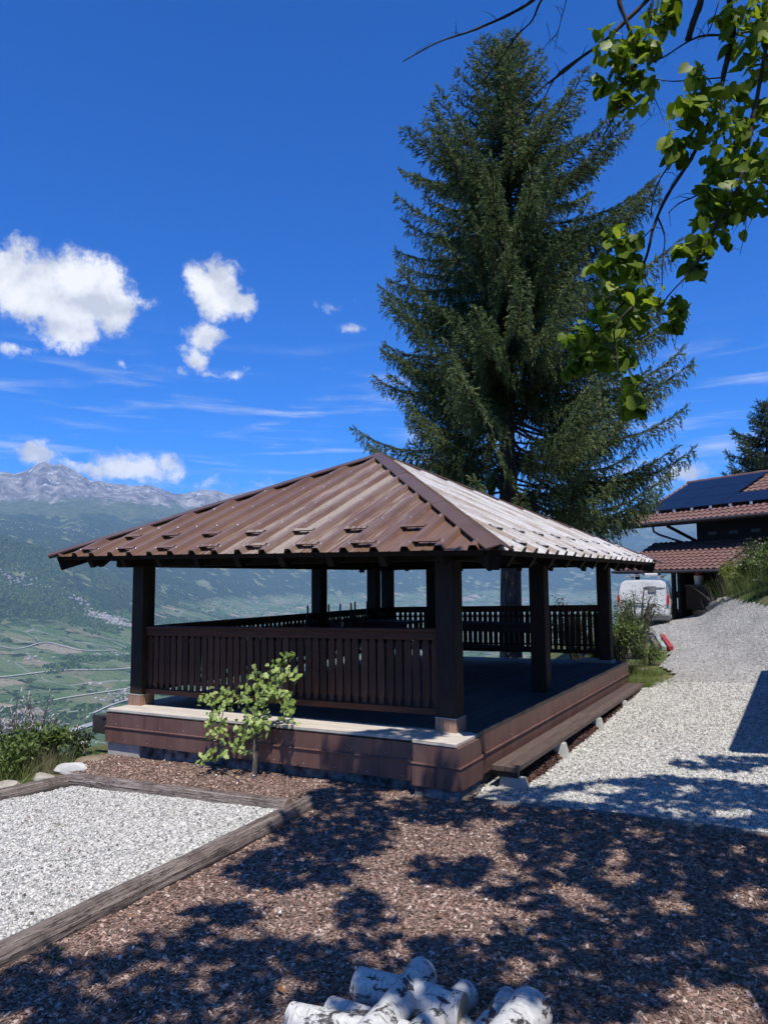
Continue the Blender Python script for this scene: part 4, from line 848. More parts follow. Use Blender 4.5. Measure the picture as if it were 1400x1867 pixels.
# ---- things standing inside the pavilion
M['table'] = wood('dark_table_wood', (.035, .024, .018), (.075, .05, .036), (.8, 9, 9), 5)
def bbox_part(root, name, b, m, bev=.006):
    o = link(name, bm_box(*b, bev, None, name), m, root); return o
def long_table(x, y, lx, ly, h, lab, rzv=0):
    r_ = empty('picnic_table', (x, y, zd(x, y) + .001), rzv); tag(r_, lab, 'table')
    for k in range(5):
        a_ = -ly / 2 + k * ly / 5; bbox_part(r_, 'tabletop_board', (-lx / 2, lx / 2, a_ + .003, a_ + ly / 5 - .003, h - .04, h), M['table'])
    for sx in (-1, 1):
        for sy in (-1, 1): bbox_part(r_, 'leg', (sx * (lx / 2 - .15) - .035, sx * (lx / 2 - .15) + .035, sy * (ly / 2 - .09) - .035, sy * (ly / 2 - .09) + .035, 0, h - .041), M['table'])
    bbox_part(r_, 'stretcher', (-lx / 2 + .19, lx / 2 - .19, -.03, .03, .3, .38), M['table'])
    bbox_part(r_, 'apron', (-lx / 2 + .12, lx / 2 - .12, -ly / 2 + .03, -ly / 2 + .055, h - .15, h - .042), M['table'])
    return r_
long_table(-1.95, 6.0, 2.1, .75, .80, 'dark wooden table standing by the back railing, right of the far post')
long_table(-4.0, 5.6, 1.15, .7, .86, 'dark table in the far left corner of the pavilion')
M['greyp'] = simple('grey_chair_shell', [(.06, .065, .075), (.10, .105, .115)], 4, .5)
ch = empty('chair', (-4.35, 3.80, zd(-4.35) + .001), R(-78)); tag(ch, 'grey chair with curved back by the left railing', 'chair')
V2 = []; F2 = []
for i in range(9):
    s = i / 8; x = -.25 + .5 * s; top = .98 - .05 * math.sin(math.pi * s)
    V2 += [(x, .2 - .05 * (2 * s - 1) ** 2, .62), (x, .24 - .05 * (2 * s - 1) ** 2, top), (x, .225 - .05 * (2 * s - 1) ** 2, .62), (x, .265 - .05 * (2 * s - 1) ** 2, top)]
for i in range(8):
    a_ = 4 * i; F2 += [(a_, a_ + 4, a_ + 5, a_ + 1), (a_ + 2, a_ + 3, a_ + 7, a_ + 6), (a_ + 1, a_ + 5, a_ + 7, a_ + 3), (a_, a_ + 2, a_ + 6, a_ + 4)]
link('backrest', pymesh('backrest', V2, F2), M['greyp'], ch)
bbox_part(ch, 'seat', (-.24, .24, -.24, .2, .43, .47), M['greyp'])
for sx in (-1, 1):
    for sy in (-1, 1): bbox_part(ch, 'leg', (sx * .21 - .015, sx * .21 + .015, sy * .2 - .015, sy * .2 + .015, 0, .429 if sy < 0 else .66), M['darkmetal'], .002)
for k, (y, h, ln) in enumerate(((3.62, 1.25, 0), (4.30, 1.25, .01), (4.66, 1.24, -.01), (5.06, 1.25, .0), (5.22, 1.27, .01), (5.66, 1.26, .0))):
    x = -4.62
    o = tube('garden_stake', [(x, y, zd(x) + .002), (x - ln, y, zd(x) + h)], .017, M['darkmetal'])
    tag(o, 'thin dark stake standing by the left railing, %s from the left post' % ('first second third fourth fifth sixth'.split()[k]), 'stake', 'stakes along the left railing')

# ================================================================== BENCH, LOGS, EDGES
bn = empty('plank_bench', (.40, 3.6, -.5)); BO = Vector((.40, 3.6, -.5))
tag(bn, 'long low wooden plank bench on concrete feet along the deck side', 'bench')
def bpart(name, me, m): o = link(name, me, m, bn, -BO); return o
BT = -.335
def bwarp(v): return Vector((v.x, v.y, v.z + .004 * math.sin(v.y * 1.3)))
for k, (y0, y1) in enumerate(((.27, 3.55), (3.56, 6.98))):
    for x0, x1 in ((.275, .412), (.418, .555)):
        bpart('seat_plank', bm_box(x0, x1, y0 + random.uniform(0, .015), y1 - random.uniform(0, .01), BT - .06, BT, .006), M['bench'])
bpart('end_cleat', bm_box(.30, .535, .34, .385, BT - .13, BT - .062, .004), M['darkmetal'])
for k, y in enumerate((.40, 1.86, 3.62, 5.28, 6.78)):
    g = gzf(.45, y) - .12; top = BT - (.132 if k == 0 else .061); V = []
    for z, wx, wy in ((g, .215, .085), (top, .150, .055)):
        for sx, sy in ((-1, -1), (1, -1), (1, 1), (-1, 1)): V.append((.435 + sx * wx * (.62 if sx < 0 else 1), y + sy * wy, z))
    bpart('concrete_foot', pymesh('concrete_foot', V, [(0, 3, 2, 1), (4, 5, 6, 7), (0, 1, 5, 4), (1, 2, 6, 5), (2, 3, 7, 6), (3, 0, 4, 7)]), M['concrete'])
# bark heaped under the bench
gxs = np.linspace(.24, .60, 10); gys = np.linspace(.55, 6.6, 120); X, Y = np.meshgrid(gxs, gys)
hh = np.clip(1 - ((X - .38) / .22) ** 2, 0, 1) * (.06 + .12 * fbm(X * 6, Y * 2.2, 4, 9)); Z = gz(X, Y) - .02 + hh; Z = np.minimum(Z, BT - .075)
i, j = np.meshgrid(np.arange(9), np.arange(119)); a = (j * 10 + i).ravel()
hb_ = link('bark_heap', npmesh('bark_heap', np.stack([X.ravel(), Y.ravel(), Z.ravel()], 1), np.stack([a, a + 1, a + 11, a + 10], 1), smooth=True), M['mulch'])
tag(hb_, 'dark red-brown bark heaped under the plank bench', 'bark', kind='stuff')
gn_scatter('bark_fibres', hb_, FIBRES, 5000, .012, .035, 1.2, 8, 'dark red bark shreds on the heap under the bench', cat='bark')

# weathered logs
m, t, b, out = material('weathered_round_log')
gp_ = coords(t, 'Generated'); ob = coords(t, 'Object')
st = t.noise(t.mapping(ob, (1.0, 26, 26)), 1.6, 7, .65); n2 = t.noise(ob, 5, 6, .6); kn = t.voro(t.mapping(ob, (2.0, 5, 5)), 1.1)
c = t.ramp(st, [(.28, (.065, .048, .040)), (.46, (.19, .148, .125)), (.70, (.36, .295, .255))]); c = t.mix(t.math('MULTIPLY', t.step(n2, .5, .65), .6), c, (.085, .055, .045))
c = t.mix(t.math('SUBTRACT', 1.0, t.step(kn, .05, .10)), c, (.05, .03, .025))
cr = t.noise(t.mapping(ob, (.5, 12, 12), loc=(3, 0, 0)), 2.0, 5, .7); c = t.mix(t.math('SUBTRACT', 1.0, t.step(t.math('ABSOLUTE', t.math('SUBTRACT', cr, .5)), .008, .022)), c, (.02, .014, .012))
t.l.new(c, b.inputs['Base Color']); b.inputs['Roughness'].default_value = .8
bp = t.new('ShaderNodeBump'); bp.inputs['Strength'].default_value = 1.; bp.inputs['Distance'].default_value = .035; t.l.new(t.math('ADD', st, n2), bp.inputs['Height']); t.l.new(bp.outputs[0], b.inputs['Normal'])
M['log'] = m
M['cut'] = simple('cut_log_end', [(.16, .11, .085), (.28, .21, .165)], 14, .85)
def log(name, p0, p1, r0, r1, lab, cat, mats=(None, None), seg=26, sides=20, bow=.02, rough=.035, seed=1, group=None):
    """local +X runs along the log"""
    p0 = Vector(p0); p1 = Vector(p1); d = p1 - p0; L = d.length; rg = random.Random(seed)
    V = []; F = []
    ph = [rg.uniform(0, 6) for _ in range(4)]
    xs = np.linspace(0, L, seg + 1); an = np.arange(sides) * 2 * math.pi / sides
    for x in xs:
        rad = r0 + (r1 - r0) * x / L
        bw_ = bow * math.sin(math.pi * x / L)
        for a_ in an:
            n_ = float(fbm(np.array(x * 3.0 + seed * 7), np.array(a_ * 1.2 + math.cos(a_)), 3, seed)) - .5
            q = rad * (1 + rough * 3 * n_ + .018 * math.sin(2 * a_ + ph[0] + x))
            V.append((x, math.cos(a_) * q + bw_, math.sin(a_) * q))
    for k in range(seg):
        for s in range(sides):
            a_ = k * sides + s; b_ = k * sides + (s + 1) % sides; F.append((a_, a_ + sides, b_ + sides, b_))
    nside = len(F); k0 = len(V); V += V[:sides] + V[seg * sides:(seg + 1) * sides] + [(-.003, 0, 0), (L + .003, 0, 0)]; kc = len(V) - 2
    for s in range(sides):
        F.append((kc, k0 + s, k0 + (s + 1) % sides)); F.append((kc + 1, k0 + sides + (s + 1) % sides, k0 + sides + s))
    me = pymesh(name, V, F, True); me.materials.append(mats[0] or M['log']); me.materials.append(mats[1] or M['cut'])
    for p in me.polygons[nside:]: p.material_index = 1; p.use_smooth = False
    o = link(name, me); x_ = d.normalized(); y_ = Vector((0, 0, 1)).cross(x_).normalized(); z_ = x_.cross(y_)
    Mx = Matrix((x_, y_, z_)).transposed().to_4x4(); Mx.translation = p0; o.matrix_world = Mx
    tag(o, lab, cat, group); return o
log('edging_log', (-1.01, -1.20, gzf(-1., -1.2) + .050), (-.62, -5.5, gzf(-.62, -5.5) + .045), .088, .088, 'grey weathered log edging the gravel bed on the mulch side', 'log', seed=3, seg=60)
log('edging_log', (-1.14, -1.36, gzf(-1.1, -1.36) + .04), (-4.07, -1.55, gzf(-4.0, -1.55) + .065), .085, .092, 'long grey log closing the gravel bed towards the pavilion', 'log', seed=5, seg=44)
log('edging_log', (-4.12, -1.51, gzf(-4.1, -1.5) + .055), (-4.5, -4.3, gzf(-4.5, -4.3) + .05), .088, .09, 'dark log along the valley side of the gravel bed', 'log', seed=8, seg=40)
M['edgewood'] = simple('grey_edging_timber', [(.07, .07, .072), (.17, .165, .16)], 8, .8, .3, (1, 6, 6), rnd=.1)
for k, (p, q) in enumerate((((.24, -.27), (1.60, -.02)), ((1.64, -.013), (2.95, .07)), ((2.98, .07), (4.5, .18)))):
    log('edging_timber', (*p, gzf(*p) + .012), (*q, gzf(*q) + .012), .038, .038, ('grey edging timber between mulch and yard, piece nearest the bench', 'grey edging timber between mulch and yard, piece towards the right side', 'grey edging timber at the far right of the yard')[k], 'edging', (M['edgewood'], M['edgewood']), seed=20 + k, bow=.0, seg=20, sides=10)

# birch firewood
m, t, b, out = material('birch_bark')
ob = coords(t, 'Object'); n1 = t.noise(t.mapping(ob, (1.0, 1.5, 1.5)), 7.0, 8, .72, .8); n2 = t.noise(t.mapping(ob, (22, 3.0, 3.0)), 3.5, 4, .6); n3 = t.noise(ob, 30, 5, .6)
c = t.ramp(n3, [(.3, (.40, .395, .38)), (.7, (.62, .61, .585))])
c = t.mix(t.step(n2, .57, .66), c, (.16, .14, .13)); c = t.mix(t.step(n1, .545, .59), c, t.ramp(n3, [(.3, (.015, .014, .016)), (.7, (.10, .09, .085))]))
t.l.new(c, b.inputs['Base Color']); b.inputs['Roughness'].default_value = .65
bp = t.new('ShaderNodeBump'); bp.inputs['Strength'].default_value = .5; bp.inputs['Distance'].default_value = .012; t.l.new(t.math('ADD', n2, n1), bp.inputs['Height']); t.l.new(bp.outputs[0], b.inputs['Normal'])
M['birch'] = m
M['birchcut'] = simple('birch_cut_face', [(.30, .21, .13), (.48, .37, .25)], 10, .8)
blab = ['thick white birch log lying across the pile, rear left', 'white birch log with black patch in the middle of the pile', 'slender white birch log right of the middle with bare cut end', 'thickest rounded white birch log at the right of the pile', 'thin white birch log behind the thickest one', 'small ridged birch log at the left of the pile', 'dark-barked birch log at the far left bottom of the pile', 'short birch piece wedged between the right logs']
for k, (p, q, r_) in enumerate(BIRCH):
    p = Vector(p); q = Vector(q)
    if k == 1: p.z += .05; q.z += .02
    if k == 7: p.z -= .02; q.z -= .02
    log('birch_log', p, q + (q - p).normalized() * .12, r_, r_ * .96, blab[k], 'firewood', (M['birch'], M['birchcut']), 14, 18, .01, .04, 40 + k, 'birch firewood on the mulch')

# ================================================================== ROCKS
M['rockw'] = simple('white_quartz_rock', [(.36, .35, .33), (.62, .61, .58)], 3, .8, .3, rnd=.05)
M['rockg'] = simple('grey_tan_rock', [(.22, .20, .17), (.42, .38, .31)], 4, .9, .4, rnd=.15)
def rock(x, y, sx, sy, sz, lab, m, seed, rzv=0, group=None, dz=0):
    bm = bmesh.new(); bmesh.ops.create_icosphere(bm, subdivisions=3, radius=1.); rg = random.Random(seed)
    pl = [(Vector((rg.gauss(0, 1), rg.gauss(0, 1), rg.gauss(0, .8))).normalized(), rg.uniform(.55, .9)) for _ in range(12)]
    for v in bm.verts:
        for n_, d_ in pl:
            e_ = v.co.dot(n_) - d_
            if e_ > 0: v.co -= n_ * e_ * .85
        v.co *= 1 + .06 * (float(npnoise(np.array(v.co.x * 4 + seed), np.array(v.co.y * 4 + v.co.z * 3))) - .5)
        v.co = Vector((v.co.x * sx, v.co.y * sy, v.co.z * sz))
    me = bpy.data.meshes.new('rock'); bm.to_mesh(me); bm.free()
    o = link('rock', me, m, None, (x, y, gzf(x, y) + sz * .35 + dz), (0, 0, rzv)); tag(o, lab, 'rock', group); return o
rock(-4.70, -1.10, .24, .13, .10, 'white rounded rock at the terrace edge behind the log corner', M['rockw'], 3, .5)
rock(-4.75, -1.92, .20, .13, .08, 'grey flat rock behind the dark log at the left edge', M['rockg'], 5, 1.2)
rock(-4.68, -1.52, .17, .12, .08, 'pale grey rock between the white rock and the grey one', M['rockg'], 8, .3)
rock(-4.9, -.65, .30, .20, .06, 'brown flat stone slab left of the pavilion corner', simple('brown_slab', [(.16, .12, .08), (.26, .21, .15)], 5, .9, .3), 12, .3)

# ================================================================== CHALET
EX = Vector((.855, -.518, 0)).normalized(); NX = Vector((-EX.y, EX.x, 0)); Q = Vector((.86, 18.4, 0))
cha = empty('chalet', (Q.x, Q.y, .2)); cha.rotation_euler = (0, 0, math.atan2(EX.y, EX.x))
tag(cha, 'dark timber chalet with red-brown tiled roofs and black solar panels', 'house')
# local frame: +X along the eave to the right, +Y back, z absolute minus .2
M['chw'] = simple('black_brown_timber_wall', [(.012, .009, .008), (.028, .021, .017)], 6, .75, .3, (1, 1, 9), rnd=.1)
M['tile'] = simple('red_brown_roof_tile', [(.10, .050, .042), (.15, .080, .068), (.20, .115, .098)], 9, .7, .0, (1, 1, 1), rnd=.05)
m, t, b, out = material('black_solar_panel'); ob = coords(t, 'Object')
b.inputs['Base Color'].default_value = (.006, .008, .018, 1); b.inputs['Roughness'].default_value = .3; b.inputs['Specular IOR Level'].default_value = .22
M['solar'] = m
def cpart(name, me, m, parent=None): return link(name, me, m, parent or cha)
def cbox(name, x0, x1, y0, y1, z0, z1, m, bev=.01, parent=None): return cpart(name, bm_box(x0, x1, y0, y1, z0 - .2, z1 - .2, bev, None, name), m, parent)
def tiled(name, x0, x1, y0, z0, run, sl, rows, cw=.24):
    """tiles as real waves and steps: x0..x1 along the eave, rising from (y0,z0)"""
    nxw = int((x1 - x0) / cw); sub = 6; xs = np.linspace(x0, x1, nxw * sub + 1)
    wv = .028 * np.cos((xs - x0) / cw * 2 * np.pi) ** 1
    V = []; F = []; ln = len(xs); ca = 1 / math.sqrt(1 + sl * sl); nrm = Vector((0, -sl * ca, ca))
    for r_ in range(rows):
        for e_, lift in ((r_, .045), (r_ + 1, .012)):
            y = y0 + run * e_ / rows; z = z0 + run * sl * e_ / rows
            for x, h in zip(xs, wv): V.append((x, y + nrm.y * (h + lift), z - .2 + nrm.z * (h + lift)))
        # front lip of the row
        base = r_ * 3 * ln
        y = y0 + run * r_ / rows; z = z0 + run * sl * r_ / rows
        for x, h in zip(xs, wv): V.append((x, y + nrm.y * (h + .005), z - .2 + nrm.z * (h + .005)))
        for k in range(ln - 1):
            F.append((base + k, base + k + 1, base + ln + k + 1, base + ln + k)); F.append((base + 2 * ln + k, base + 2 * ln + k + 1, base + k + 1, base + k))
    o = cpart(name, pymesh(name, V, F), M['tile']); o['kind'] = 'stuff'; return o
# upper roof
UL, UR, UY, UZ, URUN, USL = -5.45, 9.0, 1.5, 3.66, 4.0, .48
tiled('upper_roof_tiles', UL, UR, UY, UZ, URUN, USL, 13)
def slab(name, x0, x1, y0, z0, run, sl, th, m, parent=None):
    V = []
    for x in (x0, x1):
        for (y, z) in ((y0, z0), (y0 + run, z0 + run * sl), (y0 + run, z0 + run * sl - th), (y0, z0 - th)): V.append((x, y, z - .2))
    return cpart(name, pymesh(name, V, [(0, 1, 5, 4), (1, 2, 6, 5), (2, 3, 7, 6), (3, 0, 4, 7), (0, 3, 2, 1), (4, 5, 6, 7)]), m, parent)
slab('upper_roof_deck', UL + .05, UR, UY + .03, UZ - .03, URUN, USL, .12, M['chw'])
slab('rear_roof_slope', UL, UR, UY + URUN, UZ + URUN * USL + .03, 3.4, -USL, .12, M['tile'])
o = cpart('ridge_tiles', pymesh('ridge', *tube_geo([(x, UY + URUN, UZ + URUN * USL + .03 - .2) for x in np.linspace(UL, UR, 46)], [.085 if k % 2 else .098 for k in range(46)], 8)), M['tile']); o['kind'] = 'stuff'
cpart('gutter', pymesh('gutter', *tube_geo([(UL - .02, UY - .07, UZ - .04 - .2), (UR, UY - .07, UZ - .04 - .2)], .065, 8)), M['darkmetal'])
cpart('downpipe', pymesh('downpipe', *tube_geo([(-3.9, UY - .07, UZ - .08 - .2), (-3.86, UY - .05, UZ - .33 - .2), (-3.75, UY + .1, UZ - .45 - .2), (-2.75, UY + .95, UZ - .95 - .2), (-2.65, UY + 1.0, UZ - 1.2 - .2)], .04, 8)), M['darkmetal'])
# solar panels
def on_roof(x, s, h): ca = 1 / math.sqrt(1 + USL * USL); return Vector((x, UY + s * ca - USL * ca * h, UZ - .2 + s * USL * ca + ca * h))
def panel(x0, x1, s0, s1):
    V = [on_roof(x, s, h) for h in (.11, .155) for x, s in ((x0, s0), (x1, s0), (x1, s1), (x0, s1))]
    o = cpart('solar_panel', pymesh('solar_panel', V, [(0, 3, 2, 1), (4, 5, 6, 7), (0, 1, 5, 4), (1, 2, 6, 5), (2, 3, 7, 6), (3, 0, 4, 7)]), M['solar']); return o
for c_ in range(2):
    for r_ in range(3): panel(-5.0 + c_ * 1.72, -5.0 + c_ * 1.72 + 1.70, .95 + r_ * 1.06, .95 + r_ * 1.06 + 1.04)
for c_ in range(5): panel(-1.56 + c_ * 1.72, -1.56 + c_ * 1.72 + 1.70, .95, 1.99)
for k in range(11):
    x = -4.4 + k * .8; cpart('panel_bracket', pymesh('b', *box_geo(x, x + .07, *[q for q in (on_roof(x, .86, .1).y, on_roof(x, .93, .1).y)], on_roof(x, .86, .05).z, on_roof(x, .93, .13).z)), M['screw'])
V = [on_roof(x, s, h) for h in (.06, .12) for x, s in ((.55, 2.75), (1.55, 2.75), (1.55, 3.5), (.55, 3.5))]
sk_ = cpart('roof_window', pymesh('roof_window', V, [(4, 5, 6, 7), (0, 1, 5, 4), (1, 2, 6, 5), (2, 3, 7, 6), (3, 0, 4, 7)]), M['darkmetal'])
V = [on_roof(x, s, .124) for x, s in ((.65, 2.85), (1.45, 2.85), (1.45, 3.4), (.65, 3.4))]
m, t, b, out = material('sky_reflecting_glass'); b.inputs['Base Color'].default_value = (.03, .04, .06, 1); b.inputs['Roughness'].default_value = .05; b.inputs['Specular IOR Level'].default_value = 1.; M['glass'] = m
cpart('pane', pymesh('pane', V, [(0, 1, 2, 3)]), M['glass'], sk_)
# walls
cbox('upper_wall', -2.7, 8.5, 2.38, 7.2, 1.2, 4.0, M['chw'])
cbox('lower_wall', -.15, 8.4, 2.45, 7.0, -1.2, 1.25, M['chw'])
cpart('gable', pymesh('gable', [(-2.69, 2.4, 3.75), (-2.69, 7.2, 3.75), (-2.69, 5.4, 5.2)], [(0, 1, 2)]), M['chw'])
for k in range(8):
    x = -2.3 + k * 1.05; cbox('rafter_end', x, x + .10, 1.6, 2.6, UZ - .06, UZ + .06, M['chw'], .004)
for k in range(6):
    x = -2.2 + k * .85; cbox('vent_grille', x, x + .34, 2.36, 2.378, 3.12, 3.24, M['greyp'], .004)
V, F = tube_geo([(-2.68, 2.4, 2.9 - .2), (-3.5, 1.75, UZ - .12 - .2)], .06, 4); cpart('eave_brace', pymesh('eave_brace', V, F), M['chw'])
# lower roof
tiled('lower_roof_tiles', -4.55, .02, .0, 1.85, 2.36, .46, 10)
slab('lower_roof_deck', -4.52, 0, .03, 1.82, 2.34, .46, .09, M['chw'])
cpart('verge_board', pymesh('verge', [(.02, 0, 1.66), (.06, 0, 1.66), (.06, 1.95, 2.557), (.02, 1.95, 2.557), (.02, 0, 1.50), (.06, 0, 1.50), (.06, 1.95, 2.40), (.02, 1.95, 2.40)], [(0, 1, 2, 3), (4, 7, 6, 5), (0, 4, 5, 1), (1, 5, 6, 2), (2, 6, 7, 3), (3, 7, 4, 0)]), M['tile'])
cpart('gutter', pymesh('gutter2', *tube_geo([(-4.6, -.05, 1.80 - .2), (.03, -.05, 1.80 - .2)], .05, 8)), M['darkmetal'])
for x, y in ((-2.05, .25), (-3.7, .3), (-.1, .3)): cbox('support_post', x - .06, x + .06, y - .06, y + .06, -1.2, 1.85 + .46 * y - .06, M['chw'], .006)
cbox('side_wall', -2.0, -1.9, .35, 2.2, -1.2, 1.82, M['chw'])
# stored things under the lower roof
def cw(x, y, z=0): p = Q + EX * x + NX * y; return Vector((p.x, p.y, z))
M['red'] = simple('red_paint', [(.30, .02, .02), (.42, .035, .03)], 4, .5); M['white'] = simple('white_plastic', [(.55, .55, .54), (.68, .68, .66)], 4, .5)
def bucket(name, x, y, z, r_, h, m, lab):
    p = cw(x, y, z); prof = [(.0, 0), (r_ * .8, 0), (r_, h), (r_ * 1.06, h), (r_ * 1.06, h - .02), (r_ * .92, h - .015), (r_ * .74, .02), (0, .02)]; V = []; F = []
    for (q, zz_) in prof:
        for s in range(14): V.append((q * math.cos(s * math.pi / 7), q * math.sin(s * math.pi / 7), zz_))
    for k in range(len(prof) - 1):
        for s in range(14): F.append((k * 14 + s, k * 14 + (s + 1) % 14, k * 14 + 14 + (s + 1) % 14, k * 14 + 14 + s))
    return tag(link(name, pymesh(name, V, F, False), m, None, p), lab, 'bucket')
gzc = gzf(*cw(-1.2, .9)[:2])
sb = empty('storage_box', cw(-1.25, .75, gzc)); sb.rotation_euler = cha.rotation_euler; tag(sb, 'dark storage chest under the lower chalet roof', 'chest')
link('chest_body', bm_box(-.5, .5, -.3, .3, 0, .80, .01), M['chw'], sb); link('chest_lid', bm_box(-.52, .52, -.32, .32, .803, .86, .012), M['darkmetal'], sb)
bucket('bucket', -1.40, .70, gzc + .862, .15, .30, M['white'], 'white bucket on the chest under the chalet roof')
bucket('bucket', -1.40, .70, gzc + 1.165, .13, .26, M['red'], 'red bucket stacked on the white bucket under the chalet roof')
# firewood stack under the roof
k = 0
for r_ in range(3):
    for c_ in range(5):
        p = cw(-.85 + c_ * .17 + (r_ % 2) * .08, .45, gzc + .09 + r_ * .155); log('split_log', p, p + NX * .45, .078, .078, 'split log in the %s row under the chalet roof, %s from left' % (('bottom', 'middle', 'top')[r_], ('first', 'second', 'third', 'fourth', 'fifth')[c_]), 'firewood', (M['log'], M['cut']), 3, 9, 0, .05, 60 + k, 'firewood under the chalet roof'); k += 1

# ================================================================== VAN
vp = Vector((-1.64, 18.75, 0)); vp.z = gzf(vp.x, vp.y + .3) + .01
van = empty('van', vp); van.rotation_euler = (0, 0, R(6)); van.scale = (.93, .93, .93); tag(van, 'white panel van with roof rack parked beside the chalet, rear doors facing', 'van')
m, t, b, out = material('white_van_paint'); b.inputs['Base Color'].default_value = (.62, .63, .64, 1); b.inputs['Roughness'].default_value = .25; b.inputs['Coat Weight'].default_value = .4; M['vw'] = m
nn = t.noise(coords(t), 3, 4); t.l.new(t.ramp(nn, [(.3, (.60, .61, .61)), (.7, (.68, .685, .69))]), b.inputs['Base Color'])
M['plast'] = simple('grey_bumper_plastic', [(.10, .10, .11), (.16, .16, .17)], 6, .6); M['rub'] = simple('tyre_rubber', [(.015, .015, .015), (.03, .03, .03)], 9, .9)
m, t, b, out = material('tail_light_red'); b.inputs['Base Color'].default_value = (.42, .01, .012, 1); b.inputs['Roughness'].default_value = .2; M['tail'] = m
# cross-section: (half width, z); lofted along y with a nose
sec = [(.80, .30), (.90, .36), (.93, .80), (.92, 1.02), (.86, 1.40), (.76, 1.66), (.62, 1.74), (0, 1.765)]
sta = [(0.0, .965, .0, 1.), (.04, .995, .0, 1.), (.35, 1., .0, 1.), (1.5, 1., 0, 1.), (3.1, 1., 0, 1.), (3.6, .98, 0, .97), (4.15, .95, 0, .62), (4.75, .88, 0, .52), (4.92, .80, 0, .46)]
V = []; F = []; ring = [(-x, z) for x, z in sec] + [(x, z) for x, z in reversed(sec[:-1])]; nr_ = len(ring)
for (y, wx, dz, hz) in sta:
    lean = 0
    for (x, z) in ring:
        zz_ = .30 + (z - .30) * hz; yy = y + (.16 * ((z - .9) / .85) if (y < .05 and z > .9) else 0)
        V.append((x * wx, yy, zz_))
for k in range(len(sta) - 1):
    for s in range(nr_ - 1): F.append((k * nr_ + s, k * nr_ + s + 1, (k + 1) * nr_ + s + 1, (k + 1) * nr_ + s))
    F.append((k * nr_ + nr_ - 1, k * nr_, (k + 1) * nr_, (k + 1) * nr_ + nr_ - 1))
F.append(tuple(range(nr_))[::-1]); F.append(tuple((len(sta) - 1) * nr_ + s for s in range(nr_)))
vb = pymesh('van_body', V, [f_[::-1] for f_ in F]); link('body', vb, M['vw'], van)
def rear_y(z): return .16 * ((z - .9) / .85) if z > .9 else 0
def rear_plate(name, pts, th, m, parent=None, off=-.002):
    V = [(x, rear_y(z) + off, z) for x, z in pts] + [(x, rear_y(z) + off - th, z) for x, z in pts]; n_ = len(pts)
    F = [tuple(range(n_)), tuple(range(2 * n_ - 1, n_ - 1, -1))] + [(k, n_ + k, n_ + (k + 1) % n_, (k + 1) % n_) for k in range(n_)]
    return link(name, pymesh(name, V, F), m, parent or van)
d1 = rear_plate('rear_door', [(-.77, .52), (-.01, .52), (-.01, 1.70), (-.56, 1.69), (-.70, 1.60), (-.785, 1.36), (-.81, 1.0)], .018, M['vw'])
d2 = rear_plate('rear_door', [(.01, .52), (.77, .52), (.81, 1.0), (.785, 1.36), (.70, 1.60), (.56, 1.69), (.01, 1.70)], .018, M['vw'])
rear_plate('plate_holder', [(.18, 1.30), (.47, 1.30), (.47, 1.52), (.18, 1.52)], .02, M['plast'], d2, -.021)
rear_plate('trim_strip', [(.02, 1.46), (.77, 1.44), (.77, 1.47), (.02, 1.49)], .012, M['plast'], d2, -.0215)
rear_plate('number_plate_recess', [(-.55, .86), (.10, .86), (.10, .92), (-.55, .92)], .014, M['plast'], d1, -.021)
for s in (-1, 1):
    rear_plate('tail_light', [(s * .815, .86), (s * .905, .86), (s * .90, 1.20), (s * .845, 1.22), (s * .815, 1.05)][::s], .02, M['tail'])
    rear_plate('pillar_trim', [(s * .84, 1.24), (s * .89, 1.22), (s * .83, 1.55), (s * .80, 1.55)][::s], .012, M['plast'])
link('bumper', bm_box(-.92, .92, -.13, .06, .28, .50, .04), M['plast'], van)
for (sx, y) in ((-1, .95), (1, .95), (-1, 3.95), (1, 3.95)):
    x0 = sx * .80; tv, tf = tube_geo([(x0 - .11, y, .31), (x0 + .11, y, .31)], .31, 20); wv = link('wheel', pymesh('wheel', tv, tf, False), M['rub'], van)
    tv, tf = tube_geo([(x0 + sx * .10, y, .31), (x0 + sx * .118, y, .31)], .19, 14); link('rim', pymesh('rim', tv, tf), M['screw'], wv)
for sx in (-1, 1):
    link('mirror', bm_box(sx * 1.10 - .09, sx * 1.10 + .09, 3.55, 3.68, 1.00, 1.28, .03), M['plast'], van); link('side_window', bm_box(sx * .905 - .006, sx * .905 + .006, 3.0, 3.7, 1.06, 1.36, .002), M['glass'], van)
rk_ = link('roof_rack', multi_box([(-.60, -.56, .3, 3.0, 1.84, 1.88), (.56, .60, .3, 3.0, 1.84, 1.88)] + [(-.66, .66, y, y + .05, 1.885, 1.91) for y in (.35, 1.2, 2.0, 2.85)] + [(x, x + .03, y, y + .03, 1.72, 1.84) for x in (-.595, .565) for y in (.4, 1.4, 2.4)], 'roof_rack'), M['screw'], van)
link('ladder', multi_box([(-.42, -.38, .1, 3.0, 1.93, 1.97), (-.12, -.08, .1, 3.0, 1.93, 1.97)] + [(-.38, -.12, y, y + .03, 1.94, 1.96) for y in np.arange(.25, 2.9, .3)], 'ladder'), M['screw'], rk_)
link('load_box', bm_box(.05, .5, .5, 2.4, 1.915, 2.0, .02), M['white'], rk_)

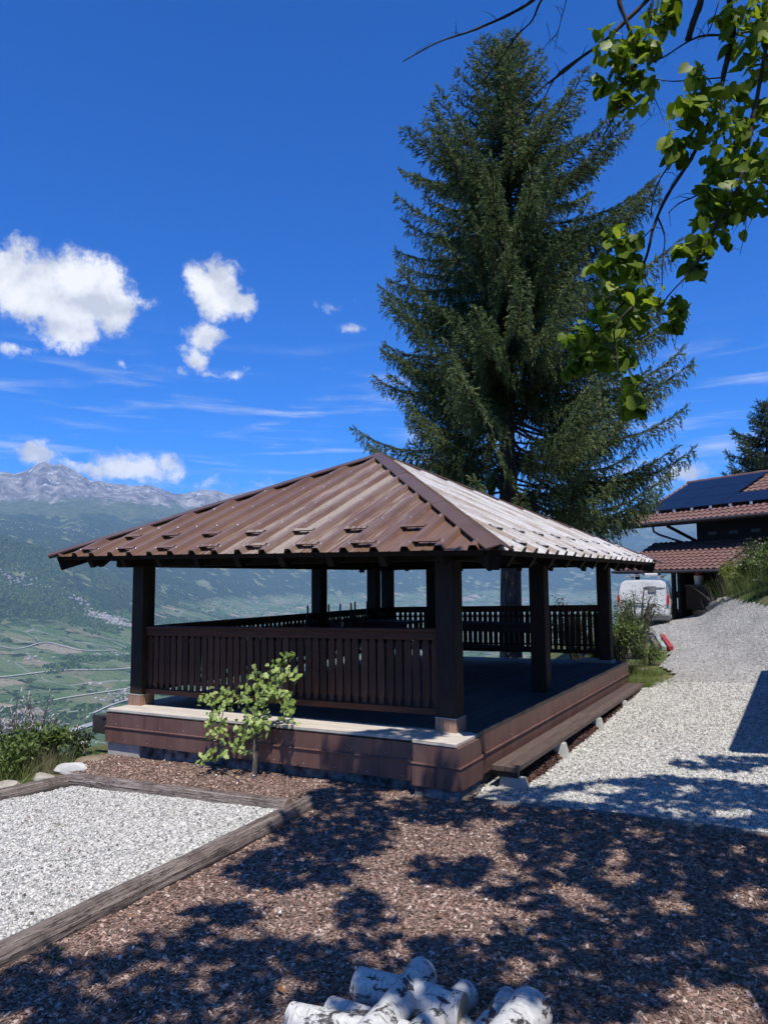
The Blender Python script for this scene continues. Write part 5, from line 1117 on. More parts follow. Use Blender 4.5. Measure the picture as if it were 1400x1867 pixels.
# red and grey painted beams lying at the drive's edge
for k, (dx, m_, lab) in enumerate(((.0, M['red'], 'red painted timber beam lying at the edge of the drive'), (-.20, simple('pale_green_paint', [(.28, .31, .29), (.36, .39, .36)], 4, .6), 'pale grey-green beam lying beside the red one'), (-.40, M['log'], 'brown wooden beam half under the bush by the painted beams'))):
    p = Vector((.30 + dx * .8, 11.7 + .05 * k, 0)); p.z = gzf(p.x, p.y) + .075; q = p + Vector((-.62, 2.6, 0)); q.z = gzf(q.x, q.y) + .085
    o = link('timber_beam', bm_box(0, (q - p).length, -.055, .055, -.06, .05, .012), m_); tag(o, lab, 'beam')
    x_ = (q - p).normalized(); y_ = Vector((0, 0, 1)).cross(x_).normalized(); z_ = x_.cross(y_); Mx = Matrix((x_, y_, z_)).transposed().to_4x4(); Mx.translation = p; o.matrix_world = Mx
# stones at the foot of the bank
for k, (x, y, s) in enumerate(((.02, 19.9, .30), (.30, 19.5, .26), (.45, 19.0, .22), (.66, 18.5, .26), (.90, 17.9, .22), (.15, 19.75, .36), (1.1, 17.3, .2))):
    rock(x, y, s, s * .7, s * .55, '%s rock at the foot of the planted bank, %s from the van' % (('tan', 'pale', 'tan', 'grey', 'pale', 'large tan', 'small pale')[k], ('first', 'third', 'fourth', 'fifth', 'sixth', 'second', 'last')[k]), (simple('tan_rock', [(.30, .22, .13), (.45, .36, .24)], 4, .9, .3) if k in (0, 2, 5) else M['rockg']), 70 + k, k, 'rocks along the bank')

# neighbouring timber house just right of the view: its roof corner throws the straight-edged shade on the yard
nh = empty('neighbour_house', (7.0, 4.8, gzf(7, 4.8))); tag(nh, 'timber house right of the yard whose roof corner shades the gravel', 'house')
NO = Vector(nh.location)
def npart(name, me, m): return link(name, me, m, nh, -NO)
npart('wall', bm_box(4.7, 9.6, 2.2, 7.0, -.6, 3.2, .01), M['chw'])
zc = 3.0; RX, RY0, RY1 = 2.28 + .30 * (zc + .54), 3.0 - .36 * (zc + .54), 8.7 - .36 * (zc + .22)
V = [(RX, RY0, zc), (7.2, RY0, zc + 1.6), (11.4, RY0, zc), (RX, RY1, zc), (7.2, RY1, zc + 1.6), (11.4, RY1, zc)]; V += [(x, y, z - .16) for x, y, z in V]
npart('roof', pymesh('roof', V, [(0, 1, 4, 3), (1, 2, 5, 4), (6, 9, 10, 7), (7, 10, 11, 8), (0, 3, 9, 6), (2, 8, 11, 5), (0, 6, 7, 1), (1, 7, 8, 2), (3, 4, 10, 9), (4, 5, 11, 10)]), M['tile'])
npart('door', bm_box(4.68, 4.70, 3.0, 3.9, -.3, 1.8, .003), M['rail']); npart('window', bm_box(4.68, 4.70, 5.0, 6.0, .8, 1.9, .003), M['glass'])

# ================================================================== VEGETATION
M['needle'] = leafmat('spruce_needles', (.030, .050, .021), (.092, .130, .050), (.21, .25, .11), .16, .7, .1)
M['needle2'] = leafmat('far_spruce_needles', (.022, .038, .022), (.045, .068, .034), (.08, .11, .05), .12, .6, .25)
M['sbark'] = simple('spruce_bark', [(.035, .028, .024), (.085, .068, .058), (.14, .115, .10)], 9, .95, .8, (2, 2, .6))
M['twig'] = simple('grey_twig', [(.06, .048, .042), (.13, .11, .10)], 12, .9)
M['cone'] = simple('brown_cone', [(.10, .055, .03), (.16, .09, .05)], 12, .8)
def shoot_template(nn=9, seed=1):
    """a bottlebrush shoot along +Y, needles as thin triangles"""
    rg = random.Random(seed); V = []; F = []
    for k in range(nn):
        s = k / nn; a = rg.uniform(0, 6.28) + k * 2.4; y0 = s * .85; ln = .34 * (1 - .35 * s); out_ = .30 * (1 - .4 * s)
        ca, sa = math.cos(a), math.sin(a); w_ = .085
        V += [(-sa * w_, y0, ca * w_), (sa * w_, y0 + .05, -ca * w_), (ca * out_, y0 + ln, sa * out_)]; F.append((3 * k, 3 * k + 1, 3 * k + 2))
    k0 = len(V); V += [(-.05, 0, 0), (.05, 0, 0), (0, 1.08, .02)]; F.append((k0, k0 + 1, k0 + 2))
    return V, F
def spruce(name, base, H, z_low, left, right, lab, seed, nwhorl, shoot, mat_n, trunk_r, dens=1., bmesh_trunk=True, lean=(0, 0)):
    """left/right: (height, extent) tables along the camera's horizontal axis"""
    rg = np.random.default_rng(seed); root = empty(name, base); tag(root, lab, 'tree'); B = Vector(base)
    rax = np.array([math.cos(yaw), -math.sin(yaw), 0.])
    ts = np.linspace(0, 1, 26); pts = []; rad = []
    for s in ts:
        pts.append((lean[0] * s + .05 * math.sin(s * 9), lean[1] * s + .05 * math.cos(s * 7), H * s)); rad.append(trunk_r * (1 - s) ** .85 * (1 + .35 * max(0, .06 - s) / .06) + .012)
    V, F = tube_geo(pts, rad, 14, True, .05); link('trunk', pymesh('trunk', V, F, True), M['sbark'], root)
    P = []; Dr = []; Sz = []; Rn = []; BV = []; BF = []; CP = []
    hs_ = np.linspace(z_low, H - .25, nwhorl) + rg.uniform(-.10, .10, nwhorl)
    for h in hs_:
        s = h / H; nb_ = int(rg.integers(4, 7)) if s > .25 else int(rg.integers(4, 6)); a0 = rg.uniform(0, 6.28)
        top = np.clip((s - .55) / .45, 0, 1)
        for q in range(nb_):
            an = a0 + q * 6.283 / nb_ + rg.normal(0, .18); d = np.array([math.cos(an), math.sin(an), 0.])
            k = d @ rax; ext = np.interp(h, [e[0] for e in right], [e[1] for e in right]) if k > 0 else np.interp(h, [e[0] for e in left], [e[1] for e in left])
            other = .5 * (np.interp(h, [e[0] for e in right], [e[1] for e in right]) + np.interp(h, [e[0] for e in left], [e[1] for e in left]))
            L = (abs(k) * ext + (1 - abs(k)) * other) * (rg.uniform(.88, 1.06) if rg.random() < .55 else rg.uniform(.58, .86)); bo_ = rg.normal(-.03, .13)
            if L < .12: continue
            # branch curve: sweeps down, then lifts at the tip; the top ones rise
            n = max(5, int(L / .16)); u = np.linspace(0, 1, n)
            drop = (-.20 * (1 - top) * np.sin(u * math.pi * .72) * L * rg.uniform(.4, 1.2)) + (.19 * u ** 3.2 * L * .8) + top * .50 * u * L
            side = np.cross(d, [0, 0, 1.]); wig = rg.normal(0, .05) * L * u ** 2
            base_t = np.array([lean[0] * s, lean[1] * s, h])
            C_ = base_t + np.outer(u * L, d) + np.outer(drop, [0, 0, 1]) + np.outer(wig, side)
            rb = .028 * (L / 3.) ** .7 * (1 - u * .85) + .004
            V, F = tube_geo([Vector(c) for c in C_[::2]] if n > 8 else [Vector(c) for c in C_], list(rb[::2]) if n > 8 else list(rb), 5, False)
            k0 = len(BV); BV += V; BF += [tuple(i + k0 for i in f) for f in F]
            # secondary twigs, sideways then hanging
            start = .30 if (s < .45 and L > 2.) else .10
            step_ = .070 / dens
            for uu_ in np.arange(start, 1.0, step_ / L):
                ii = min(int(uu_ * (n - 1)), n - 2); ff = uu_ * (n - 1) - ii; c = C_[ii] * (1 - ff) + C_[ii + 1] * ff
                tg = C_[ii + 1] - C_[ii]; tg /= np.linalg.norm(tg) + 1e-9
                for sg in (-1, 1):
                    tl = (.20 + .72 * min(L / 3.4, 1) * (1 - uu_) ** .6 * rg.uniform(.4, 1.15)) * (1. if s < .8 else .75)
                    ns = max(2, int(tl / .072)); hang = (1.0 if s < .72 else .45) * rg.uniform(.5, 1.25)
                    td = side * sg * rg.uniform(.55, 1.) + tg * rg.uniform(.35, .8); td /= np.linalg.norm(td)
                    for w_ in range(ns):
                        v = (w_ + .5) / ns
                        pp = c + td * tl * v * (1 - .35 * v) + np.array([0, 0, -1.]) * hang * tl * v ** 1.7
                        dd = td * (1 - .6 * v) + np.array([0, 0, -1.]) * hang * 1.3 * v + rg.normal(0, .22, 3)
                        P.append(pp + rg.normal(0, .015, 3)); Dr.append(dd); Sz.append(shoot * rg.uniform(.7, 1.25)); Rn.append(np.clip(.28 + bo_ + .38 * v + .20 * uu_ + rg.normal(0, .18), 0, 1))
                # upward shoots on the branch itself
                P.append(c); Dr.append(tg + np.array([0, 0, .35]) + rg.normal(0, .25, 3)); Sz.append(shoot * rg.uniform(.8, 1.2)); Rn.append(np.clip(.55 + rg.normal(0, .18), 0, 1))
            for w_ in range(3):
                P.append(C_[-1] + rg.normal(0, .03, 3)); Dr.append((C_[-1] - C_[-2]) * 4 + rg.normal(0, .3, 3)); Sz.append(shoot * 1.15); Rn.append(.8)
            if s > .55 and rg.random() < .55:
                for w_ in range(int(rg.integers(1, 5))):
                    ii = int(rg.integers(n // 2, n)); CP.append(C_[ii] + rg.normal(0, .08, 3) + np.array([0, 0, -.06]))
    for w_ in range(14):
        hh_ = H - .05 * w_; P.append(np.array([lean[0], lean[1], hh_ - .1])); Dr.append(np.array([rg.normal(0, .35), rg.normal(0, .35), 1.])); Sz.append(shoot); Rn.append(.7)
    tv, tf = shoot_template(8, seed); P = np.array(P); Mx = frames(np.array(Dr), rng=rg) * np.array(Sz)[:, None, None]
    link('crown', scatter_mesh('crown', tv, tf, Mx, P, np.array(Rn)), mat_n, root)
    link('boughs', pymesh('boughs', BV, BF, True), M['sbark'], root)
    if CP:
        cv, cf = tube_geo([(0, 0, 0), (0, 0, -.04), (0, 0, -.10), (0, 0, -.13)], [.008, .022, .020, .006], 6)
        o = link('cones', scatter_mesh('cones', [tuple(v) for v in cv], [f for f in cf if len(f) == 4], np.repeat(np.eye(3)[None], len(CP), 0), np.array(CP)), M['cone'], root); o['kind'] = 'stuff'
    print(name, 'shoots', len(P)); return root
k_ = 1 / 68.4; zb = -1.75
def tabl(rows):
    rows = [(y, e * float(np.interp(y, [0, 250, 500, 650, 760, 960], [1.0, 1.12, 1.10, 1.02, .95, .90]))) for y, e in rows]
    return sorted([((1055 - y) * k_ + 1.62 - zb, e * k_) for y, e in rows])
LEFT = tabl([(50, 6), (80, 30), (110, 58), (150, 72), (200, 104), (250, 128), (300, 160), (350, 188), (450, 210), (550, 232), (620, 270), (700, 290), (780, 308), (840, 318), (900, 240), (960, 120)])
RIGHT = tabl([(50, 6), (80, 24), (110, 42), (150, 56), (200, 84), (250, 108), (300, 132), (340, 200), (450, 232), (550, 275), (640, 310), (720, 318), (780, 322), (850, 340), (900, 330), (960, 250)])
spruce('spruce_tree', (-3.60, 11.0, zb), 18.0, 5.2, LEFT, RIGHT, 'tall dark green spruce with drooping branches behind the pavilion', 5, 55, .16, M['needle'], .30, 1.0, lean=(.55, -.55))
spruce('spruce_tree', (1.6, 40.2, 1.2), 10.6, .8, [(0, 3.6), (4, 3.2), (8, 1.9), (10.6, .2)], [(0, 3.6), (4, 3.2), (8, 1.9), (10.6, .2)], 'smaller spruce rising behind the chalet roof at the right edge', 9, 26, .30, M['needle2'], .16, .45)

# ---- broad leaves
def leaf_lime():
    """heart-shaped toothed leaf in XY, stalk at the origin, tip +Y, slightly folded"""
    pr = [(0, 0), (.22, -.10), (.44, .06), (.52, .30), (.44, .56), (.24, .82), (0, 1.05)]
    V = [(0, .02, 0), (0, .5, -.02), (0, 1.05, -.10)]; V += [(x, y, .10 * x - .08 * y * y) for x, y in pr[1:-1]]; V += [(-x, y, .10 * x - .08 * y * y) for x, y in pr[1:-1]]
    F = [(0, 3, 4), (0, 4, 1), (4, 5, 1), (5, 6, 1), (6, 7, 1), (7, 2, 1), (0, 9, 8), (0, 1, 9), (9, 1, 10), (10, 1, 11), (11, 1, 12), (12, 1, 2)]
    return V, F
def leaf_oval(w_=.28):
    return [(0, 0, 0), (w_, .4, .05), (0, .5, -.02), (-w_, .4, .05), (w_ * .6, .8, 0), (-w_ * .6, .8, 0), (0, 1, -.08)], [(0, 1, 2), (0, 2, 3), (1, 4, 2), (2, 5, 3), (2, 4, 6), (2, 6, 5)]
def leaf_vine():
    pr = [(0, 0), (.30, -.12), (.50, .12), (.34, .30), (.52, .52), (.26, .62), (.14, .78), (0, 1.0)]
    V = [(0, .35, .03)] + [(x, y, -.06 * abs(x) * 2) for x, y in pr] + [(-x, y, -.06 * abs(x) * 2) for x, y in pr[-2:0:-1]]
    n = len(V) - 1; return V, [(0, 1 + k, 1 + (k + 1) % n) for k in range(n)]
def blade():
    return [(-.035, 0, 0), (.035, 0, 0), (.028, .45, .04), (-.028, .45, .04), (0, 1, .22)], [(0, 1, 2), (0, 2, 3), (3, 2, 4)]
LIMEV, LIMEF = leaf_lime()
M['lime'] = leafmat('lime_leaves', (.07, .12, .014), (.18, .27, .028), (.42, .50, .07), .58, .42, .3)
M['lbark'] = simple('lime_bark', [(.030, .024, .022), (.075, .062, .056)], 14, .9, .5)
lime = empty('lime_tree', (7.3, -8.8, gzf(7.3, -8.8))); LO = Vector(lime.location); tag(lime, 'lime tree whose leafy twigs hang into the upper right of the view', 'tree')
def lpart(name, me, m): return link(name, me, m, lime, -LO)
tp = [(7.3, -8.8, LO.z - .2), (7.2, -8.7, 1.5), (7.05, -8.5, 3.4), (6.8, -8.2, 5.4), (6.6, -8.0, 7.4), (6.5, -7.9, 9.4)]
P_, Q_ = subdiv(tp, [.27, .23, .20, .17, .12, .05], 5); V, F = tube_geo(P_, Q_, 12, True, .05); lpart('trunk', pymesh('trunk', V, F, True), M['lbark'])
# shade-giving crown: leaf sprays along the sun's rays above the shaded patches, all over the frame's top
shade_pts = []
def in_ell(p, E, grow=1.):
    r_ = np.zeros(len(p), bool)
    for (cx, cy, cz, ax, ay, bx_, by_) in E:
        det = ax * by_ - ay * bx_
        if abs(det) < 1e-6: continue
        dx = p[:, 0] - cx; dy = p[:, 1] - cy; s = (dx * by_ - dy * bx_) / det; t_ = (dy * ax - dx * ay) / det
        r_ |= (s * s + t_ * t_) < grow
    return r_
rg = np.random.default_rng(21)
N_ = 90000; cand = np.stack([rg.uniform(-1.6, 4.6, N_), rg.uniform(-6.6, 3.4, N_)], 1)
nzv = .55 * fbm(cand[:, 0] * 2.6 + 3, cand[:, 1] * 2.6, 4, 61) + .45 * fbm(cand[:, 0] * 7.5 + 3, cand[:, 1] * 7.5, 3, 67)
ok = in_ell(cand, SHADE, 1.0) & ~in_ell(cand, SUNNY, .9)
# ragged edges, small gaps, and more shade outside the frame to the right and below
extra = (cand[:, 1] < -4.2) | (cand[:, 0] > 3.0); ok |= extra & (nzv > .46) & ~in_ell(cand, SUNNY, 1.) & (cand[:, 0] > -.6)
ok &= (nzv > .385)
cand = cand[ok]; hgt = rg.uniform(4.9, 8.6, len(cand)); sx_, sy_ = SUN.x / SUN.z, SUN.y / SUN.z
LP = np.stack([cand[:, 0] + sx_ * hgt, cand[:, 1] + sy_ * hgt, gz(cand[:, 0], cand[:, 1]) + hgt], 1)
def cam_px(p):
    d = p - np.array(CAM); z = d @ np.array(fw); return 700 + 1300 * (d @ np.array(rr)) / z, 933.5 - 1300 * (d @ np.array(uu)) / z, z
for it in range(8):
    px, py, zc_ = cam_px(LP); vis = (zc_ > 0) & (px > -60) & (px < 1460) & (py > -70)
    hgt = np.where(vis, hgt + .8, hgt); LP = np.stack([cand[:, 0] + sx_ * hgt, cand[:, 1] + sy_ * hgt, gz(cand[:, 0], cand[:, 1]) + hgt], 1)
px, py, zc_ = cam_px(LP); vis = (zc_ > 0) & (px > -40) & (px < 1440) & (py > -60)
LP = LP[~vis]
# keep the hanging twigs sunlit: thin the crown where its shade would fall on them
dim = np.zeros(len(LP), bool)
for (x, y, z, r_) in LIME_CLUSTERS:
    d_ = LP - np.array([x, y, z]); hh_ = d_[:, 2]; dim |= (hh_ > 0) & (np.hypot(d_[:, 0] - sx_ * hh_, d_[:, 1] - sy_ * hh_) < r_ + .06)
LP = LP[~(dim & (rg.random(len(LP)) < .95))]; print('shade leaves', len(LP))
if len(LP) > 26000: LP = LP[rg.permutation(len(LP))[:26000]]
# extra unseen crown leaves above and behind the viewer, added to block sky light
NB = 16000; BP = np.stack([rg.uniform(.5, 13.5, NB), rg.uniform(-17, -2.5, NB), rg.uniform(4.6, 11, NB)], 1)
gx2 = BP[:, 0] - sx_ * (BP[:, 2] + .55); gy2 = BP[:, 1] - sy_ * (BP[:, 2] + .55)
keep = ((gy2 < -5.3) | (gx2 > 3.6)) & (((BP - np.array([7, -9.5, 7.5])) / np.array([6.5, 7.5, 3.6])) ** 2).sum(1).__lt__(1.) & (fbm(BP[:, 0] * .9 + BP[:, 2] * .7, BP[:, 1] * .9, 3, 88) > .40)
keep &= ~((gx2 > 1.9) & (gx2 < 5.) & (gy2 > -.5) & (gy2 < 12.))
px, py, zc_ = cam_px(BP); keep &= ~((zc_ > 0) & (px > -60) & (px < 1460) & (py > -80))
n_shade = len(LP); LP = np.concatenate([LP, BP[keep]]); print('crown leaves', len(LP))
nrm_ = rg.normal(0, .55, (len(LP), 3)) + np.array([0, 0, 1.]); dl = np.cross(nrm_, rg.normal(size=(len(LP), 3)))
Mx = frames(dl, roll=nrm_, rng=rg) * (np.where(np.arange(len(LP)) < n_shade, .10, .17) * rg.uniform(.7, 1.25, len(LP)))[:, None, None]
lpart('crown', scatter_mesh('crown', *leaf_oval(.42), Mx, LP, rg.uniform(0, 1, len(LP))), M['lime'])
# limbs of that crown
limbs = [[(7.05, -8.5, 3.4), (5.8, -7.6, 5.0), (4.6, -6.8, 5.9), (3.4, -6.2, 6.4), (2.2, -6.0, 6.8)], [(6.8, -8.2, 5.4), (5.6, -6.4, 6.4), (4.8, -4.4, 6.9), (4.4, -2.6, 7.1)], [(6.6, -8.0, 7.0), (5.0, -7.8, 7.6), (3.6, -7.8, 7.9), (2.4, -7.6, 8.0)],
         [(7.15, -8.6, 2.6), (6.0, -7.0, 3.6), (5.2, -5.6, 4.4), (4.6, -4.6, 5.0), (4.2, -3.9, 5.3)]]
BV = []; BF = []
for pl in limbs:
    P_, Q_ = subdiv(pl, list(np.linspace(.10, .02, len(pl))), 6); V, F = tube_geo(P_, Q_, 8, False); k0 = len(BV); BV += V; BF += [tuple(i + k0 for i in f) for f in F]
lpart('limbs', pymesh('limbs', BV, BF, True), M['lbark'])
# the hanging twigs that show in the view
for (pts, ra, rb_) in LIME_BRANCHES:
    n = len(pts); P_, Q_ = subdiv([Vector(p) + Vector((random.gauss(0, .004), random.gauss(0, .004), random.gauss(0, .004))) for p in pts], list(np.linspace(ra, rb_, n)), 5)
    Q_ = [q * random.uniform(.85, 1.2) for q in Q_]
    V, F = tube_geo(P_, Q_, 6, True)
    # side spurs
    for k in range(3, len(P_) - 1):
        if random.random() < .32:
            d = Vector((random.gauss(0, 1), random.gauss(0, 1), random.gauss(-.2, 1))).normalized(); l_ = random.uniform(.02, .11); mid_ = P_[k] + d * l_ * .5 + Vector((0, 0, .006))
            v2, f2 = tube_geo([P_[k], mid_, P_[k] + d * l_ + Vector((0, 0, -.01))], [min(Q_[k] * .6, .0022), .0013, .0008], 4, False); k0 = len(V); V = V + v2; F = F + [tuple(i + k0 for i in f) for f in f2]
    lpart('twig', pymesh('twig', V, F, True), M['lbark'])
LPp = []; LD = []; LN = []; LS = []; LR = []
for (x, y, z, r_) in LIME_CLUSTERS:
    n = int(10 + 330 * r_)
    for k in range(n):
        v = rg.normal(size=3); v /= np.linalg.norm(v); v *= r_ * 1.18 * rg.uniform(.1, 1.) ** .5
        LPp.append(np.array([x, y, z]) + v * np.array([1, 1.25, 1])); LD.append(np.array([rg.normal(0, .7), rg.normal(0, .7), -.75 + rg.normal(0, .4)])); LN.append(np.array([.35 + rg.normal(0, .6), -.5 + rg.normal(0, .6), .75 + rg.normal(0, .3)]))
        LS.append(.044 * rg.uniform(.5, 1.5)); LR.append(np.clip(.42 + rg.normal(0, .22), 0, 1))
LPp = np.array(LPp)
Mx = frames(np.array(LD), roll=np.array(LN), rng=rg) * np.array(LS)[:, None, None]
lpart('hanging_leaves', scatter_mesh('hanging_leaves', LIMEV, LIMEF, Mx, LPp, np.array(LR)), M['lime'])

# ---- grape vine in front of the deck
M['vine'] = leafmat('vine_leaves', (.13, .20, .045), (.30, .40, .095), (.54, .62, .26), .42, .45, .35)
M['vbark'] = simple('vine_bark', [(.045, .035, .03), (.20, .17, .15)], 20, .9, .6, (2, 2, .4))
VX, VY = -2.24, -.60; vg = gzf(VX, VY); gv = empty('grape_vine', (VX, VY, vg)); tag(gv, 'young green grape vine growing in front of the deck', 'vine plant')
def vpart(name, me, m): return link(name, me, m, gv)
P_, Q_ = subdiv([(0, 0, -.05), (.015, .0, .18), (-.01, .03, .36), (.0, .05, .55), (-.03, .06, .72)], [.026, .021, .019, .016, .012], 5); V, F = tube_geo(P_, Q_, 9, True, .12); vpart('stem', pymesh('stem', V, F, True), M['vbark'])
P_, Q_ = subdiv([(.03, .02, -.05), (.035, .01, .2), (.045, .03, .5), (.06, .06, .80)], [.010, .010, .009, .008], 5); V, F = tube_geo(P_, Q_, 6); vpart('support_cane', pymesh('cane', V, F, True), M['twig'])
canes = [[(0, .05, .5), (-.16, .06, .82), (-.36, .03, .95), (-.56, -.02, .93), (-.74, -.04, .86)], [(-.56, -.02, .93), (-.58, -.06, .74), (-.56, -.08, .52), (-.60, -.09, .30), (-.58, -.10, .20)],
         [(-.36, .03, .95), (-.42, -.04, .75), (-.44, -.06, .52), (-.40, -.08, .30)], [(0, .05, .6), (.02, .06, .9), (-.02, .10, 1.08), (-.10, .12, 1.22)], [(0, .05, .6), (.14, .06, .90), (.28, .10, 1.06), (.36, .10, 1.0), (.42, .08, .86)],
         [(-.02, .05, .62), (-.12, .02, .62), (-.2, -.02, .48), (-.18, -.03, .36)], [(.02, .06, .9), (.12, .12, 1.06), (.30, .16, 1.20), (.46, .20, 1.12)], [(0, .05, .6), (-.10, .03, .85), (-.14, .03, 1.05)], [(.28, .10, 1.06), (.44, .05, .92), (.50, .02, .78)],
         [(.14, .06, .90), (.20, .18, 1.25), (.28, .26, 1.42)], [(.05, .04, .7), (.12, -.02, .66), (.16, -.05, .60)]]
LPp = []; LD = []; LN = []; LS = []; LR = []
for ci, pl in enumerate(canes):
    P_, Q_ = subdiv(pl, list(np.linspace(.007, .003, len(pl))), 6); V, F = tube_geo(P_, Q_, 5); vpart('cane', pymesh('cane', V, F, True), M['twig'])
    nlf = int(len(P_) * 3.1)
    for k in range(nlf):
        p = P_[int(rg.integers(2, len(P_)))]
        LPp.append(np.array(p) + rg.normal(0, .045, 3)); LD.append(np.array([rg.normal(0, .6), -.3 + rg.normal(0, .5), -.7 + rg.normal(0, .35)])); LN.append(np.array([.2 + rg.normal(0, .5), -.7 + rg.normal(0, .5), .7]))
        LS.append(rg.uniform(.034, .072)); LR.append(np.clip(rg.normal(.55, .22) - (.35 if ci in (9,) else 0), 0, 1))
vv_, vf_ = leaf_vine(); Mx = frames(np.array(LD), roll=np.array(LN), rng=rg) * np.array(LS)[:, None, None]
vpart('leaves', scatter_mesh('vine_leaves', vv_, vf_, Mx, np.array(LPp), np.array(LR)), M['vine'])

# ---- shrubs, herbs and grasses
M['shrubA'] = leafmat('shrub_leaves_mid', (.045, .075, .018), (.11, .16, .04), (.22, .27, .085), .32, .5)
M['shrubY'] = leafmat('shrub_leaves_yellow', (.08, .11, .02), (.20, .24, .05), (.38, .40, .10), .35, .5)
M['shrubD'] = leafmat('shrub_leaves_dark', (.026, .044, .016), (.062, .092, .032), (.12, .16, .06), .28, .5)
M['grass'] = leafmat('grass_blades', (.08, .12, .025), (.17, .23, .055), (.34, .35, .14), .35, .5)
M['dry'] = leafmat('dry_grass', (.16, .14, .08), (.28, .25, .15), (.42, .38, .26), .3, .6)
M['lav'] = leafmat('grey_violet_stems', (.26, .24, .26), (.38, .36, .39), (.52, .50, .54), .2, .7)
M['flower'] = leafmat('white_umbels', (.5, .5, .45), (.7, .7, .65), (.85, .85, .8), .2, .7)
OV, OF = leaf_oval(); NV, NF = leaf_oval(.13); GV_, GF_ = blade()
def shrub(name, x, y, rx, ry, h, n, size, m, lab, cat='shrub', seed=1, stems=8, arch=.5, template=(OV, OF), dz=0, group=None):
    rg = np.random.default_rng(seed); z0 = gzf(x, y) + dz; root = empty(name, (x, y, z0)); tag(root, lab, cat, group)
    BV = []; BF = []; P = []; Dn = []; Rn = []
    for s in range(stems):
        a = rg.uniform(0, 6.28); q = rg.uniform(.25, 1.) ** .6; tip = np.array([math.cos(a) * rx * q, math.sin(a) * ry * q, h * rg.uniform(.6, 1.08) * (1 - .45 * q * q)])
        base = np.array([tip[0] * .12, tip[1] * .12, -.05]); midp = base * .45 + tip * .55 + np.array([0, 0, h * .22 * arch * 2])
        P_, Q_ = subdiv([base, (base + midp) / 2 + np.array([0, 0, .06 * h]), midp, tip], [.014 * h + .003, .011 * h + .002, .007 * h + .002, .002], 4)
        V, F = tube_geo(P_, Q_, 5, False); k0 = len(BV); BV += V; BF += [tuple(i + k0 for i in f) for f in F]
        P_ = np.array(P_)
        for k in range(n // stems):
            u = rg.uniform(.15, 1.) ** .75 * (len(P_) - 1); i = min(int(u), len(P_) - 2); c = P_[i] * (1 - u + i) + P_[i + 1] * (u - i)
            rad = .24 * (rx + ry) / 2 * rg.uniform(.1, 1.2)
            v = rg.normal(size=3); v /= np.linalg.norm(v); p = c + v * rad; 
            if p[2] < .01: p[2] = rg.uniform(.01, .1)
            P.append(p); Dn.append(v * .8 + (P_[i + 1] - P_[i]) * 2 + np.array([0, 0, -.1]) + rg.normal(0, .4, 3)); Rn.append(np.clip(.45 + rg.normal(0, .25), 0, 1))
    P = np.array(P); Mx = frames(np.array(Dn), roll=np.array([0, 0, 1.]) + rg.normal(0, .5, (len(P), 3)), rng=rg) * (size * rg.uniform(.6, 1.3, len(P)))[:, None, None]
    link('foliage', scatter_mesh('foliage', *template, Mx, P, np.array(Rn)), m, root); link('stems', pymesh('stems', BV, BF), M['twig'], root)
    return root
def tuft(name, x, y, r_, h, n, m, lab, cat='grass', seed=1, lean=.35, dz=0, group=None, flowers=0):
    rg = np.random.default_rng(seed); P = np.stack([rg.normal(0, r_ * .5, n), rg.normal(0, r_ * .5, n), np.zeros(n)], 1)
    P[:, 2] = gz(x + P[:, 0], y + P[:, 1]) - gzf(x, y) - .01
    Dn = np.stack([rg.normal(0, lean, n) + P[:, 0] / r_ * .25, rg.normal(0, lean, n) + P[:, 1] / r_ * .25, np.ones(n)], 1)
    sc_ = h * rg.uniform(.45, 1.1, n); Mx = frames(Dn, rng=rg) * sc_[:, None, None]; Mx[:, :, 0] *= (.05 + .35 * np.minimum(.12 / h, 1))
    root = empty(name, (x, y, gzf(x, y) + dz)); tag(root, lab, cat, group)
    link('blades', scatter_mesh('blades', GV_, GF_, Mx, P, rg.uniform(0, 1, n)), m, root)
    if flowers:
        idx = rg.integers(0, n, flowers); tips = P[idx] + Mx[idx, :, 1]; fv = []; tp = []
        for q in tips:
            for w_ in range(14): tp.append(q + rg.normal(0, 1, 3) * np.array([.03, .03, .008]))
        link('flower_heads', scatter_mesh('flower_heads', OV, OF, rand_rot(len(tp), rg) * .022, np.array(tp), rg.uniform(0, 1, len(tp))), M['flower'], root)
    return root
# left terrace edge
shrub('leafy_shrub', -5.55, -1.0, .50, .45, .55, 2600, .060, M['shrubA'], 'bushy green shrub at the terrace edge behind the white rock', seed=31, stems=16)
shrub('leafy_shrub', -5.35, -1.55, .45, .4, .55, 2400, .050, M['shrubA'], 'green shrub at the left edge behind the grey rocks', seed=32, stems=16)
shrub('leafy_shrub', -5.45, -.45, .28, .26, .38, 700, .05, M['shrubD'], 'small dark shrub by the left deck corner', seed=33, stems=9)
shrub('leafy_shrub', -6.2, -1.5, .6, .5, .7, 2600, .06, M['shrubD'], 'darker shrub down the slope at the left edge', seed=34, stems=14, dz=-.1)
for k, (x, y, r_, h) in enumerate(((-5.05, -1.75, .30, .38), (-5.2, -1.25, .28, .40), (-5.0, -2.35, .32, .45), (-5.5, -2.5, .4, .6), (-5.3, -.95, .22, .3))):
    tuft('grass_tuft', x, y, r_, h, 420, M['grass'] if k % 2 == 0 else M['dry'], ('green grass tuft behind the dark log', 'dry grass tuft behind the pale rock', 'green grass tuft at the far left behind the dark log', 'tall dry grass tuft at the left edge of the terrace', 'short green grass tuft beside the white rock')[k], seed=50 + k, group='grass at the terrace edge')
